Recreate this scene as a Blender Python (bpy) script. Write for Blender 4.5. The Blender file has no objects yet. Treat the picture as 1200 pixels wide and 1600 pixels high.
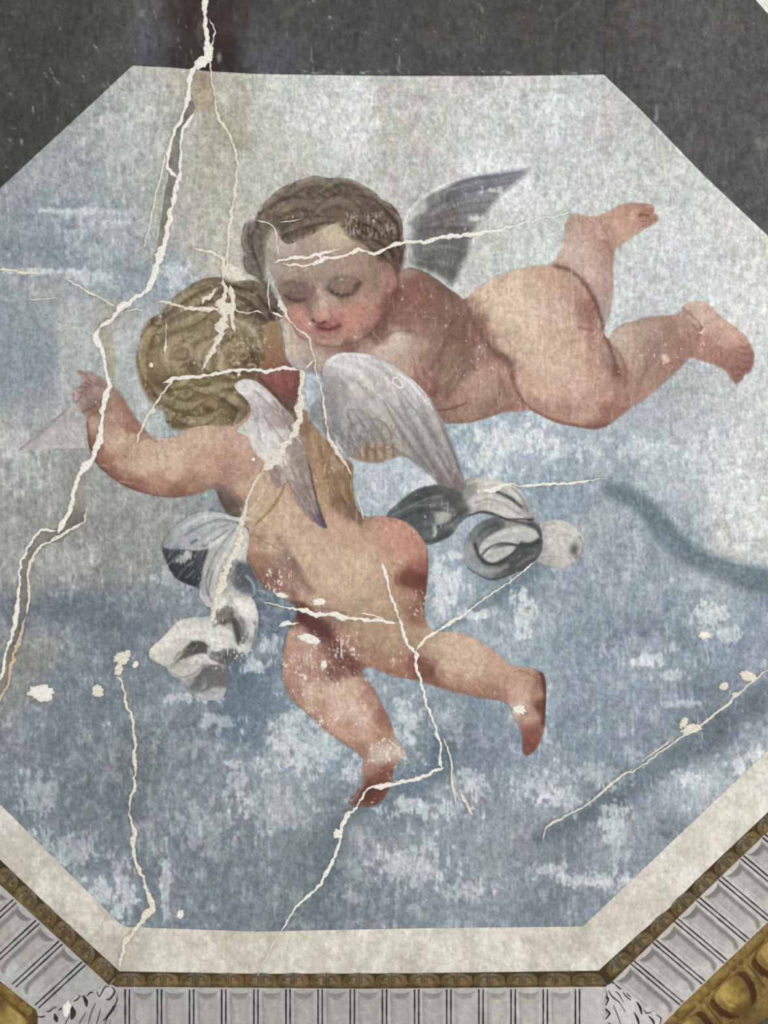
import bpy, math, random
import numpy as np

# ------------------------------------------------------------------ camera, light, exposure
S = bpy.context.scene
PX = 0.0015            # metres on the ceiling per painting unit
ZC = 4.2               # ceiling height
DIST = 2.6             # camera below ceiling
cam_d = bpy.data.cameras.new('camera')
cam = bpy.data.objects.new('camera', cam_d)
S.collection.objects.link(cam)
cam.location = (0, 0, ZC - DIST)
cam.rotation_euler = (0, math.pi, 0)
cam_d.sensor_fit = 'VERTICAL'
cam_d.sensor_height = 24.0
cam_d.lens = 24.0 * DIST / (1600 * PX)
S.camera = cam

world = bpy.data.worlds.new('room_daylight')
S.world = world
world.use_nodes = True
bgn = world.node_tree.nodes['Background']
bgn.inputs[0].default_value = (1.0, 0.99, 0.97, 1)
bgn.inputs[1].default_value = 0.93

win = bpy.data.lights.new('window_light', 'AREA')
win.shape = 'RECTANGLE'; win.size = 3.0; win.size_y = 2.2
win.energy = 42.0
win.color = (1.0, 0.99, 0.97)
win_o = bpy.data.objects.new('window_light', win)
S.collection.objects.link(win_o)
win_o.location = (-4.2, 0.9, 2.3)
import mathutils
win_o.rotation_euler = (mathutils.Vector((0, 0, ZC)) - win_o.location).to_track_quat('-Z', 'Y').to_euler()

S.view_settings.view_transform = 'Standard'
S.view_settings.look = 'None'
S.view_settings.exposure = 0.22
S.view_settings.gamma = 1.0
S.view_settings.use_curve_mapping = False

# ------------------------------------------------------------------ colour + noise tools
rng = np.random.default_rng(11)
M = 200
W, H = 1200 + 2 * M, 1600 + 2 * M

def hx(h):
    h = h.lstrip('#')
    return np.array([int(h[i:i + 2], 16) / 255 for i in (0, 2, 4)], np.float32)

def to_lin(c):
    c = np.clip(c, 0, 1)
    return np.where(c <= 0.04045, c / 12.92, ((c + 0.055) / 1.055) ** 2.4)

def lin_hex(h):
    return tuple(float(v) for v in to_lin(hx(h))) + (1.0,)

def vn(sx, sy, w=W, h=H):
    gw, gh = int(w / sx) + 3, int(h / sy) + 3
    g = rng.random((gh, gw), dtype=np.float32)
    fx = np.arange(w, dtype=np.float32) / sx; fy = np.arange(h, dtype=np.float32) / sy
    ix = fx.astype(int); iy = fy.astype(int)
    tx = fx - ix; ty = fy - iy
    tx = tx * tx * (3 - 2 * tx); ty = (ty * ty * (3 - 2 * ty))[:, None]
    a = g[iy] * (1 - ty) + g[iy + 1] * ty
    return a[:, ix] * (1 - tx) + a[:, ix + 1] * tx

def sst(a, b, x):
    t = np.clip((x - a) / (b - a), 0, 1)
    return t * t * (3 - 2 * t)

grain = rng.standard_normal((H, W)).astype(np.float32)
grain = (grain + np.roll(grain, 1, 0) + np.roll(grain, 1, 1) * .6) / 1.6
weave_v = vn(1.7, 16) - .5
weave_h = vn(16, 1.7) - .5
hue_a = vn(34, 40) - .5; hue_b = vn(11, 13) - .5; hue_c = vn(4.5, 5) - .5; spk = vn(2.1, 2.4) - .5; spk2 = vn(4.2, 5.5) - .5; spk3 = vn(8, 9) - .5
n_big = vn(70, 80); n_mid = vn(24, 30); n_sm = vn(9, 12); n_fine = vn(3.2, 4.6); n_vert = vn(3.0, 22)
fl1 = vn(2.6, 3.2); fl2 = vn(1.8, 9)

CV = np.zeros((H, W, 3), np.float32)

# ------------------------------------------------------------------ outline tools (painting units)
def spline(pts, closed=True, sub=6):
    p = np.array(pts, np.float64)
    n = len(p)
    if closed:
        i0, i1, i2, i3 = (np.arange(n) - 1) % n, np.arange(n), (np.arange(n) + 1) % n, (np.arange(n) + 2) % n
    else:
        k = np.arange(n - 1)
        i0, i1, i2, i3 = np.maximum(k - 1, 0), k, k + 1, np.minimum(k + 2, n - 1)
    t = (np.arange(sub) / sub)[None, :, None]
    a, b, c, d = p[i0][:, None], p[i1][:, None], p[i2][:, None], p[i3][:, None]
    q = 0.5 * (2 * b + (c - a) * t + (2 * a - 5 * b + 4 * c - d) * t ** 2 + (3 * b - a - 3 * c + d) * t ** 3)
    q = q.reshape(-1, p.shape[1])
    if not closed:
        q = np.vstack([q, p[-1]])
    return q

class Reg:
    """signed distance of an outline on a 1 unit raster (negative inside)"""
    def __init__(self, x0, y0, a):
        self.x0, self.y0, self.a = x0, y0, a
    def sl(self):
        h, w = self.a.shape
        return slice(self.y0 + M, self.y0 + M + h), slice(self.x0 + M, self.x0 + M + w)

def region(pts, curved=True, pad=8, sub=4):
    q = spline(pts, True, sub) if curved else np.array(pts, np.float64)
    x0 = max(int(q[:, 0].min()) - pad, -M); x1 = min(int(q[:, 0].max()) + pad + 1, W - M)
    y0 = max(int(q[:, 1].min()) - pad, -M); y1 = min(int(q[:, 1].max()) + pad + 1, H - M)
    X, Y = np.meshgrid(np.arange(x0, x1, dtype=np.float32), np.arange(y0, y1, dtype=np.float32))
    d2 = np.full(X.shape, 1e9, np.float32); ins = np.zeros(X.shape, bool)
    r = np.roll(q, -1, 0)
    for (ax, ay), (bx, by) in zip(q.astype(np.float32), r.astype(np.float32)):
        ex, ey = bx - ax, by - ay
        L = ex * ex + ey * ey
        if L < 1e-9: continue
        wx, wy = X - ax, Y - ay
        t = np.clip((wx * ex + wy * ey) / L, 0, 1)
        np.minimum(d2, (wx - t * ex) ** 2 + (wy - t * ey) ** 2, out=d2)
        if ay != by:
            ys = Y[:, 0]
            rows = np.nonzero(((ay <= ys) & (ys < by)) | ((by <= ys) & (ys < ay)))[0]
            if len(rows):
                s = slice(rows[0], rows[-1] + 1)
                xc = ax + (ys[s] - ay) * ex / ey
                ins[s] ^= X[s] < xc[:, None]
    d = np.sqrt(d2)
    return Reg(x0, y0, np.where(ins, -d, d))

def union(*rs):
    x0 = min(r.x0 for r in rs); y0 = min(r.y0 for r in rs)
    x1 = max(r.x0 + r.a.shape[1] for r in rs); y1 = max(r.y0 + r.a.shape[0] for r in rs)
    a = np.full((y1 - y0, x1 - x0), 60.0, np.float32)
    for r in rs:
        s = a[r.y0 - y0:r.y0 - y0 + r.a.shape[0], r.x0 - x0:r.x0 - x0 + r.a.shape[1]]
        np.minimum(s, r.a, out=s)
    return Reg(x0, y0, a)

def cfield(pts, x0, y0, w, h, ds=3, eps=10.0, power=2.0, warp=7.0):
    """smooth colour field through scattered pigment samples"""
    gx = np.arange(0, w + ds, ds, dtype=np.float32); gy = np.arange(0, h + ds, ds, dtype=np.float32)
    X, Y = np.meshgrid(gx + x0, gy + y0)
    iy_ = np.clip((gy + y0 + M).astype(int), 0, H - 1); ix_ = np.clip((gx + x0 + M).astype(int), 0, W - 1)
    X = X + warp * ((n_sm[np.ix_(iy_, ix_)] - .5) * 1.2 + (n_mid[np.ix_(iy_, ix_)] - .5)); Y = Y + warp * ((spk3[np.ix_(iy_, ix_)]) * 1.2 + (hue_a[np.ix_(iy_, ix_)]))
    acc = np.zeros(X.shape + (3,), np.float32); ws = np.zeros(X.shape, np.float32)
    for px, py, c in pts:
        k = ((X - px) ** 2 + (Y - py) ** 2 + eps * eps) ** (-power)
        acc += k[..., None] * hx(c); ws += k
    acc /= ws[..., None]
    fx = np.arange(w) / ds; fy = np.arange(h) / ds
    ix = fx.astype(int); iy = fy.astype(int)
    tx = (fx - ix)[None, :, None].astype(np.float32); ty = (fy - iy)[:, None, None].astype(np.float32)
    a = acc[iy] * (1 - ty) + acc[iy + 1] * ty
    return a[:, ix] * (1 - tx) + a[:, ix + 1] * tx

def P(s):
    """'x,y,hex x,y,hex' -> list"""
    out = []
    for t in s.split():
        x, y, c = t.split(',')
        out.append((float(x), float(y), c))
    return out

def XY(s):
    return [tuple(float(v) for v in t.split(',')) for t in s.split()]

CLIP = None   # current clip region

def clip_alpha(sl, edge=2.5):
    if CLIP is None: return 1.0
    big = np.full((sl[0].stop - sl[0].start, sl[1].stop - sl[1].start), 9.0, np.float32)
    cs = CLIP.sl()
    y0, y1 = max(sl[0].start, cs[0].start), min(sl[0].stop, cs[0].stop)
    x0, x1 = max(sl[1].start, cs[1].start), min(sl[1].stop, cs[1].stop)
    if y1 <= y0 or x1 <= x0: return 0.0
    big[y0 - sl[0].start:y1 - sl[0].start, x0 - sl[1].start:x1 - sl[1].start] = \
        CLIP.a[y0 - cs[0].start:y1 - cs[0].start, x0 - cs[1].start:x1 - cs[1].start]
    return (big < edge).astype(np.float32)

def comp(sl, a, col):
    c = CV[sl]
    if np.isscalar(a): return
    c += a[..., None] * (col - c)

def box(x0, y0, x1, y1):
    x0 = int(max(x0, -M)); y0 = int(max(y0, -M)); x1 = int(min(x1, W - M)); y1 = int(min(y1, H - M))
    if x1 <= x0 or y1 <= y0: return None
    X, Y = np.meshgrid(np.arange(x0, x1, dtype=np.float32), np.arange(y0, y1, dtype=np.float32))
    return (slice(y0 + M, y1 + M), slice(x0 + M, x1 + M)), X, Y

def blob(x, y, rx, ry, col, a=.5, rot=0, rag=0.0):
    r = max(rx, ry) * 2.4
    b = box(x - r, y - r, x + r, y + r)
    if b is None: return
    sl, X, Y = b
    c, s = math.cos(math.radians(rot)), math.sin(math.radians(rot))
    u = ((X - x) * c + (Y - y) * s) / rx; v = (-(X - x) * s + (Y - y) * c) / ry
    al = np.exp(-(u * u + v * v))
    if rag:
        n = .45 * n_sm[sl] + .35 * n_fine[sl] + .2 * n_vert[sl]
        al = al * (1 - rag) + rag * sst(.475, .60, al * .38 + n * .62) * (al > .06)
    comp(sl, a * al * clip_alpha(sl), hx(col))

def stroke(pts, w, col, a=.8, soft=1.5, jit=0.0, curved=True):
    p = np.array([q[:2] for q in pts], np.float64)
    ww = [q[2] if len(q) > 2 else w for q in pts]
    p = np.column_stack([p, ww])
    if curved and len(p) > 2: p = spline(p, False, 6)
    m = p[:, 2].max() / 2 + soft + 2
    b = box(p[:, 0].min() - m, p[:, 1].min() - m, p[:, 0].max() + m, p[:, 1].max() + m)
    if b is None: return
    sl, X, Y = b
    ox, oy = sl[1].start - M, sl[0].start - M
    al = np.zeros(X.shape, np.float32)
    for (ax, ay, aw), (bx, by, bw) in zip(p[:-1], p[1:]):
        mm = max(aw, bw) / 2 + soft + 1
        i0, i1 = int(max(min(ax, bx) - mm - ox, 0)), int(max(max(ax, bx) + mm - ox + 1, 0))
        j0, j1 = int(max(min(ay, by) - mm - oy, 0)), int(max(max(ay, by) + mm - oy + 1, 0))
        xs, ys = X[j0:j1, i0:i1], Y[j0:j1, i0:i1]
        if xs.size == 0: continue
        ex, ey = bx - ax, by - ay
        L = ex * ex + ey * ey + 1e-9
        t = np.clip(((xs - ax) * ex + (ys - ay) * ey) / L, 0, 1)
        d = np.sqrt((xs - ax - t * ex) ** 2 + (ys - ay - t * ey) ** 2)
        v = np.clip(.5 + ((aw + (bw - aw) * t) / 2 - d) / soft, 0, 1)
        np.maximum(al[j0:j1, i0:i1], v, out=al[j0:j1, i0:i1])
    if jit:
        al = al * (1 - jit + jit * sst(.35, .6, .5 * n_fine[sl] + .5 * n_sm[sl]))
    comp(sl, a * al * clip_alpha(sl), hx(col))

def fillpoly(pts, col, a=1.0, soft=1.5, curved=True):
    r = region(pts, curved)
    al = np.clip(.5 - r.a / soft, 0, 1) * a
    sl = r.sl()
    comp(sl, al * clip_alpha(sl), hx(col))

def lay(reg, pts, eps=10.0, brush=.05, edge=.5, power=2.6, soft=3.0):
    """lay a part's ground colours over the picture and make it the clip"""
    global CLIP
    CLIP = reg
    sl = reg.sl()
    h, w = reg.a.shape
    c = cfield(pts, reg.x0, reg.y0, w, h, eps=eps, power=power)
    nz = (.4 * (n_sm[sl] - .5) + .35 * (n_fine[sl] - .5) + .25 * (n_mid[sl] - .5)) * 2 * brush
    c = c * (1 + nz[..., None])
    al = np.where(reg.a < 4, 1 - edge * sst(-soft, .5, reg.a), 0).astype(np.float32)
    comp(sl, al, c)

# heavy paint-loss zones: x, y, radius, strength
LOSS = [(480, 1050, 60, .75), (600, 1170, 36, 1.0), (430, 912, 34, .9), (530, 1020, 50, .7), (600, 1050, 50, .5),
        (350, 975, 60, .5), (380, 1020, 40, .8), (658, 945, 22, .9), (800, 690, 60, .6), (480, 1160, 80, .8),
        (700, 925, 46, .55), (800, 1110, 20, .6), (350, 860, 50, .3), (300, 880, 40, .35), (280, 700, 80, .15),
        (770, 560, 60, .35), (690, 500, 80, .28), (560, 350, 70, .3), (880, 560, 90, .25), (1020, 550, 60, .45),
        (1110, 540, 50, .3), (400, 540, 50, .45), (500, 740, 60, .4), (440, 700, 50, .3), (690, 800, 40, .4),
        (600, 700, 40, .3), (520, 480, 70, .25), (160, 610, 30, .4), (560, 1110, 60, .5), (740, 290, 50, .3),
        (650, 1180, 50, .6), (150, 1100, 120, .3), (900, 1150, 200, .2), (620, 1250, 60, .4), (250, 640, 40, .4)]
loss = np.full((H, W), .08, np.float32)
for (x, y, r, s) in LOSS:
    sl, X, Y = box(x - r * 2, y - r * 2, x + r * 2, y + r * 2)
    loss[sl] = np.maximum(loss[sl], s * np.exp(-((X - x) ** 2 + (Y - y) ** 2) / (r * r)))
scratch = np.zeros((H, W), np.float32)
_R = random.Random(77)
for _ in range(2600):
    x, y, l = _R.uniform(0, 1200), _R.uniform(110, 1450), _R.uniform(4, 26)
    t_ = math.radians(_R.choice((90, 90, 90, 88, 93, 0, 45, 60, 130)) + _R.uniform(-6, 6)); n_ = int(l * 1.5)
    k_ = np.linspace(0, l, n_); xi = (x + k_ * math.cos(t_) + M).astype(int) % W; yi = (y + k_ * math.sin(t_) + M).astype(int) % H
    scratch[yi, xi] = _R.uniform(-.5, 1.0)
fleck = np.maximum(sst(.0, .06, fl1 * .8 + n_sm * .2 + loss * .22 - .90), sst(.0, .06, fl2 + loss * .22 - 1.0))

SAT = .80
def finish(c, sl, k=1.0, white='#d9d5cb', fl=1.0, sat=None):
    """grain of the old ground and white flecks where paint has flaked"""
    sat = SAT if sat is None else sat
    g = 1 + k * (.022 * grain[sl] + .06 * weave_v[sl] + .04 * weave_h[sl] + .11 * spk[sl] + .09 * spk2[sl] + .05 * spk3[sl])
    l = (c @ np.array([.3, .55, .15], np.float32))[..., None]
    c = (l + sat * (c - l)) * g[..., None]
    hu = (hue_a[sl] + .9 * hue_b[sl] + .7 * hue_c[sl]) * .012 * k * (l[..., 0] + .05)
    hv = (np.roll(hue_b, 300, 0)[sl] + np.roll(hue_c, 300, 1)[sl]) * .011 * k * (l[..., 0] + .05)
    c = c + np.stack([hu + hv, -.6 * hu + .2 * hv, .6 * hu - hv], -1)
    sc = scratch[sl][..., None] * fl
    c = c + np.maximum(sc, 0) * .30 * (hx(white) - c) + np.minimum(sc, 0) * .22 * c
    a = (fleck[sl] * .8 * fl)[..., None]
    return c + a * (hx(white) - c)

# ------------------------------------------------------------------ materials
def mat_paint(name, rough=.8, bump=.25, weave=True):
    m = bpy.data.materials.new(name); m.use_nodes = True
    nt = m.node_tree; N = nt.nodes; L = nt.links
    b = N['Principled BSDF']
    at = N.new('ShaderNodeAttribute'); at.attribute_name = 'pigment'
    geo = N.new('ShaderNodeNewGeometry')
    n1 = N.new('ShaderNodeTexNoise'); n1.inputs['Scale'].default_value = 520; n1.inputs['Detail'].default_value = 3
    L.new(geo.outputs['Position'], n1.inputs['Vector'])
    mp = N.new('ShaderNodeMapRange'); mp.inputs[1].default_value = .25; mp.inputs[2].default_value = .75
    mp.inputs[3].default_value = .90; mp.inputs[4].default_value = 1.10
    L.new(n1.outputs['Fac'], mp.inputs[0])
    mx = N.new('ShaderNodeMix'); mx.data_type = 'RGBA'; mx.blend_type = 'MULTIPLY'; mx.inputs[0].default_value = 1
    L.new(at.outputs['Color'], mx.inputs[6]); L.new(mp.outputs[0], mx.inputs[7])
    L.new(mx.outputs[2], b.inputs['Base Color'])
    b.inputs['Roughness'].default_value = rough
    b.inputs['Specular IOR Level'].default_value = .08
    n2 = N.new('ShaderNodeTexNoise'); n2.inputs['Scale'].default_value = 260; n2.inputs['Detail'].default_value = 4
    L.new(geo.outputs['Position'], n2.inputs['Vector'])
    bp = N.new('ShaderNodeBump'); bp.inputs['Strength'].default_value = bump; bp.inputs['Distance'].default_value = .0012
    L.new(n2.outputs['Fac'], bp.inputs['Height']); L.new(bp.outputs[0], b.inputs['Normal'])
    return m

def mat_plaster(name, c1, c2, bump=.6, scale=180):
    m = bpy.data.materials.new(name); m.use_nodes = True
    nt = m.node_tree; N = nt.nodes; L = nt.links
    b = N['Principled BSDF']
    geo = N.new('ShaderNodeNewGeometry')
    n1 = N.new('ShaderNodeTexNoise'); n1.inputs['Scale'].default_value = scale; n1.inputs['Detail'].default_value = 5
    L.new(geo.outputs['Position'], n1.inputs['Vector'])
    r = N.new('ShaderNodeValToRGB')
    r.color_ramp.elements[0].position = .35; r.color_ramp.elements[0].color = lin_hex(c1)
    r.color_ramp.elements[1].position = .62; r.color_ramp.elements[1].color = lin_hex(c2)
    L.new(n1.outputs['Fac'], r.inputs[0]); L.new(r.outputs[0], b.inputs['Base Color'])
    b.inputs['Roughness'].default_value = .9; b.inputs['Specular IOR Level'].default_value = .08
    bp = N.new('ShaderNodeBump'); bp.inputs['Strength'].default_value = bump; bp.inputs['Distance'].default_value = .002
    L.new(n1.outputs['Fac'], bp.inputs['Height']); L.new(bp.outputs[0], b.inputs['Normal'])
    return m

MP = mat_paint('old_paint_on_plaster')
MB = mat_paint('rough_border_paint', .85, .5)
MW = mat_plaster('white_crack_plaster', '#d2cdc2', '#ebe8e1')
MC = mat_plaster('cream_crack_plaster', '#c4bcab', '#e2dccf')
MG = mat_plaster('grey_mortar', '#6f6d69', '#8b8882', .5, 90)
MS = mat_plaster('ceiling_plaster', '#8b8884', '#a09c96', .4, 40)

# ------------------------------------------------------------------ object tools
def pos(x, y, d=0.0):
    return (-(x - 600) * PX, (800 - y) * PX, ZC - d)

def tag(o, label=None, cat=None, group=None, kind=None):
    if label: o['label'] = label
    if cat: o['category'] = cat
    if group: o['group'] = group
    if kind: o['kind'] = kind
    return o

def empty(name, x, y):
    o = bpy.data.objects.new(name, None)
    o.empty_display_size = .05
    o.location = pos(x, y, 0)
    S.collection.objects.link(o)
    return o

CEN = {}
def link_mesh(name, co, quads, cols, mat, parent=None, center=None):
    """co: (n,3) in (x, y, depth) painting units / metres"""
    if center is None:
        center = CEN[parent.name] if parent is not None and parent.name in CEN else ((co[:, 0].min() + co[:, 0].max()) / 2, (co[:, 1].min() + co[:, 1].max()) / 2)
    me = bpy.data.meshes.new(name)
    n = len(co)
    v = np.empty((n, 3), np.float32)
    v[:, 0] = -(co[:, 0] - center[0]) * PX
    v[:, 1] = (center[1] - co[:, 1]) * PX
    v[:, 2] = -co[:, 2]
    me.vertices.add(n); me.vertices.foreach_set('co', v.ravel())
    q = np.asarray(quads, np.int32)
    me.loops.add(q.size); me.loops.foreach_set('vertex_index', q.ravel())
    me.polygons.add(len(q))
    me.polygons.foreach_set('loop_start', np.arange(0, q.size, q.shape[1], dtype=np.int32))
    me.polygons.foreach_set('loop_total', np.full(len(q), q.shape[1], np.int32))
    me.update(calc_edges=True); me.validate()
    if cols is not None:
        at = me.color_attributes.new('pigment', 'FLOAT_COLOR', 'POINT')
        c4 = np.ones((n, 4), np.float32); c4[:, :3] = cols
        at.data.foreach_set('color', c4.ravel())
    me.materials.append(mat)
    o = bpy.data.objects.new(name, me)
    S.collection.objects.link(o)
    if parent is not None:
        o.parent = parent
        pc = CEN.get(parent.name, center)
        o.location = (-(center[0] - pc[0]) * PX, (pc[1] - center[1]) * PX, 0)
    else:
        o.location = pos(center[0], center[1], 0)
    CEN[o.name] = (float(center[0]), float(center[1]))
    return o

def thing(name, x, y, label, cat, group=None):
    o = empty(name, x, y); CEN[o.name] = (float(x), float(y))
    return tag(o, label, cat, group)

def bil(a, x, y):
    h, w = a.shape[:2]
    x = np.clip(x, 0, w - 1.001); y = np.clip(y, 0, h - 1.001)
    ix = x.astype(int); iy = y.astype(int); tx = x - ix; ty = y - iy
    if a.ndim == 3: tx = tx[:, None]; ty = ty[:, None]
    return (a[iy, ix] * (1 - tx) + a[iy, ix + 1] * tx) * (1 - ty) + (a[iy + 1, ix] * (1 - tx) + a[iy + 1, ix + 1] * tx) * ty

def emit(name, reg, depth, step=2.0, parent=None, mat=None, k=1.0, fl=1.0, center=None, base=0.0, relief=.0002, sat=None, gain=1.0):
    """turn a painted region into a mesh skin of pigment with its own edge"""
    sd = reg.a
    h, w = sd.shape
    gx = np.arange(0, w - 1 + 1e-6, step, dtype=np.float32); gy = np.arange(0, h - 1 + 1e-6, step, dtype=np.float32)
    X, Y = np.meshgrid(gx, gy)
    nx, ny = len(gx), len(gy)
    xf, yf = X.ravel(), Y.ravel()
    d = bil(sd, xf, yf)
    ins = (d < 0).reshape(ny, nx)
    cell = ins[:-1, :-1] | ins[1:, :-1] | ins[:-1, 1:] | ins[1:, 1:]
    cj, ci = np.nonzero(cell)
    idx = np.arange(nx * ny).reshape(ny, nx)
    q = np.column_stack([idx[cj, ci], idx[cj + 1, ci], idx[cj + 1, ci + 1], idx[cj, ci + 1]])
    out = d > 0
    for _ in range(2):
        gyy, gxx = np.gradient(sd)
        g1 = bil(gxx, xf, yf); g2 = bil(gyy, xf, yf)
        gl = np.sqrt(g1 * g1 + g2 * g2) + 1e-6
        dd = np.where(out, bil(sd, xf, yf), 0)
        xf = xf - dd * g1 / gl; yf = yf - dd * g2 / gl
    used, inv = np.unique(q.ravel(), return_inverse=True)
    q = inv.reshape(-1, 4)
    xf, yf = xf[used], yf[used]
    sl = reg.sl()
    c = finish(CV[sl] * gain, sl, k, fl=fl, sat=sat)
    gl1, gl2 = bil(np.gradient(sd)[1], xf, yf), bil(np.gradient(sd)[0], xf, yf)
    e = np.where(out[used], 1.0, 0)
    cols = to_lin(bil(c, xf - e * gl1, yf - e * gl2))
    z = depth + relief * (bil(n_fine[sl], xf, yf) + .5 * bil(n_sm[sl], xf, yf))
    co = np.column_stack([xf + reg.x0, yf + reg.y0, z])
    # skirt down to the plaster
    ed = np.vstack([q[:, [0, 1]], q[:, [1, 2]], q[:, [2, 3]], q[:, [3, 0]]])
    key = np.minimum(ed[:, 0], ed[:, 1]).astype(np.int64) * len(co) + np.maximum(ed[:, 0], ed[:, 1])
    _, ii, cnt = np.unique(key, return_index=True, return_counts=True)
    be = ed[ii[cnt == 1]]
    bv, binv = np.unique(be.ravel(), return_inverse=True)
    low = co[bv].copy(); low[:, 2] = base
    be2 = binv.reshape(-1, 2) + len(co)
    sk = np.column_stack([be[:, 1], be[:, 0], be2[:, 0], be2[:, 1]])
    co = np.vstack([co, low]); cols = np.vstack([cols, cols[bv]])
    q = np.vstack([q, sk])
    return link_mesh(name, co, q, cols, mat or MP, parent, center)

def curls(n, xr, yr, r, cols, w=(1.5, 3.5), a=.35, seed=1):
    R = random.Random(seed)
    for _ in range(n):
        x, y = R.uniform(*xr), R.uniform(*yr)
        rad = R.uniform(*r); t0 = R.uniform(0, 6.28); dt = R.uniform(1.5, 3.6)
        sq = R.uniform(.6, 1)
        pts = [(x + rad * math.cos(t0 + dt * i / 5) * (1 - .06 * i), y + sq * rad * math.sin(t0 + dt * i / 5) * (1 - .06 * i)) for i in range(6)]
        stroke(pts, R.uniform(*w), R.choice(cols), min(1, 1.7 * a * R.uniform(.5, 1.2)), 2)

def mixhex(a, b, t):
    c = hx(a) * (1 - t) + hx(b) * t
    return '#%02x%02x%02x' % tuple(int(round(float(v) * 255)) for v in np.clip(c, 0, 1))

def lock(pts, width, dark, mid, light, n=11, a=.7, seed=1):
    """a lock of hair or a feather as a bundle of parallel strokes"""
    R = random.Random(seed + int(pts[0][0]))
    p = spline([q[:2] for q in pts], False, 6)
    d = np.gradient(p, axis=0); d /= np.linalg.norm(d, axis=1)[:, None] + 1e-9
    nn = np.column_stack([-d[:, 1], d[:, 0]])
    tp = np.sin(np.linspace(.25, math.pi - .15, len(p)))
    for i in range(n):
        t = -1 + 2 * i / (n - 1)
        b = max(0, 1 - ((t + .2) / .75) ** 2) + R.uniform(-.28, .28)
        col = mixhex(mid, light, min(1, b * 1.1 - .1)) if b > .3 else mixhex(dark, mid, max(0, b / .3))
        q = p + nn * (t * width / 2 * tp + R.uniform(-.8, .8))[:, None]
        stroke([(x, y, max(.8, width / n * 1.9 * w_)) for (x, y), w_ in zip(q[::3], tp[::3])], 2, col, a * R.uniform(.6, 1.1), 2.2, .15)

def hatch(n, xr, yr, ang, ln, cols, w=1.2, a=.25, seed=1, bend=.2):
    R = random.Random(seed)
    for _ in range(n):
        x, y = R.uniform(*xr), R.uniform(*yr)
        t = math.radians(R.uniform(*ang)); l = R.uniform(*ln)
        dx, dy = math.cos(t) * l / 2, math.sin(t) * l / 2
        b = R.uniform(-bend, bend)
        stroke([(x - dx, y - dy), (x + b * dy, y - b * dx), (x + dx, y + dy)], R.uniform(.7, 1.3) * w, R.choice(cols), min(1, 1.35 * a * R.uniform(.4, 1.3)), 1.4)

# ================================================================== THE SETTING
def slab(name, x0, y0, x1, y1, d0, d1, mat):
    co = np.array([(x, y, d) for d in (d0, d1) for (x, y) in ((x0, y0), (x1, y0), (x1, y1), (x0, y1))], float)
    q = [(4, 7, 6, 5), (0, 1, 2, 3), (0, 4, 5, 1), (1, 5, 6, 2), (2, 6, 7, 3), (3, 7, 4, 0)]
    return link_mesh(name, co, q, None, mat)
ceil_o = slab('ceiling', -1400, -1400, 2600, 3000, -.10, 0, MS)
tag(ceil_o, 'plaster ceiling carrying the old octagonal painting', kind='structure')

# ---- octagon outlines
SKY = XY('207,103 270,106 330,112 400,116 600,119 800,119 943,117 1000,171 1102,277 1200,369 1290,455 1290,1086 1170,1200 1110,1257 910,1447 650,1450 400,1455 200,1448 187,1442 0,1256 -90,1166 -90,380 0,295 70,230 143,163')
CREAM_OUT_B = XY('187,1517 400,1521 650,1520 935,1516')

# ---- dark painted inner faces above the sky
CV[:] = hx('#4b4a49')
def dark_panel(name, pts, cpts, label, seed):
    r = region(pts, False)
    lay(r, cpts, eps=25, brush=.16, edge=0)
    sl = r.sl()
    CV[sl] *= (1 + .10 * (n_vert[sl] - .5) + .06 * (n_big[sl] - .5))[..., None]
    return r, label
r, lb = dark_panel('p', XY('-165,-190 209,-190 207,103 143,163 70,230 0,295 -90,380 -165,300'),
    P('0,0,#43433d 100,0,#45453f 190,10,#494944 60,100,#42423c 150,90,#484843 190,60,#4d4d4b 30,200,#42433e 100,180,#43443f 0,270,#43443f'), '', 1)
R = random.Random(4)
for i in range(26): stroke([(x := R.uniform(0, 200), y := R.uniform(5, 200)), (x + R.uniform(-3, 3), y + R.uniform(2, 7))], 1.2, '#84847e', R.uniform(.2, .6))
for x, y in ((70, 115), (78, 108), (84, 122), (90, 128), (160, 130), (168, 129)): stroke([(x, y), (x + 5, y + 7)], 1.6, '#a3a39c', .7)
hatch(60, (40, 200), (120, 260), (35, 60), (6, 18), ['#585955', '#3a3b36'], 1.2, .25, 3)
tag(emit('dark_painted_face', r, .0012, 3, None, MP, 1.6, .6), 'olive-black painted panel slanting along the upper left edge of the sky', 'painted panel', 'dark painted faces round the sky')

r, lb = dark_panel('p', XY('209,-190 950,-190 943,117 800,119 600,119 400,116 330,112 270,106 207,103'),
    P('225,20,#55565a 225,80,#4c4d54 260,50,#4e4d50 285,30,#3c2f2e 290,80,#37302f 340,20,#3b3230 350,80,#352c2b 375,40,#413a38 400,60,#4c4d51 430,80,#4c4e53 450,20,#4a4a48 540,20,#484847 540,90,#484849 620,60,#4a4a4a 700,30,#4c4b47 720,90,#4a4a4a 850,20,#484744 900,60,#494846 930,100,#4b4a4a'), '', 2)
R = random.Random(5)
for i in range(70):
    x, y = R.choice(((R.uniform(210, 245), R.uniform(5, 100)), (R.uniform(440, 640), R.uniform(20, 112)), (R.uniform(270, 330), R.uniform(2, 100)), (R.uniform(740, 760), R.uniform(0, 80))))
    stroke([(x, y), (x + R.uniform(-1, 1), y + R.uniform(2, 8))], 1.3, '#9a9a97', R.uniform(.2, .65))
blob(222, 22, 11, 12, '#8b8c8d', .55, 0, .8); blob(230, 60, 20, 28, '#67686c', .4, 0, .7); blob(315, 40, 8, 30, '#655e5a', .6, 0, .5); blob(343, 92, 4, 8, '#a19c95', .7, 0, .6)
blob(395, 60, 10, 60, '#55585d', .5)
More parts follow.
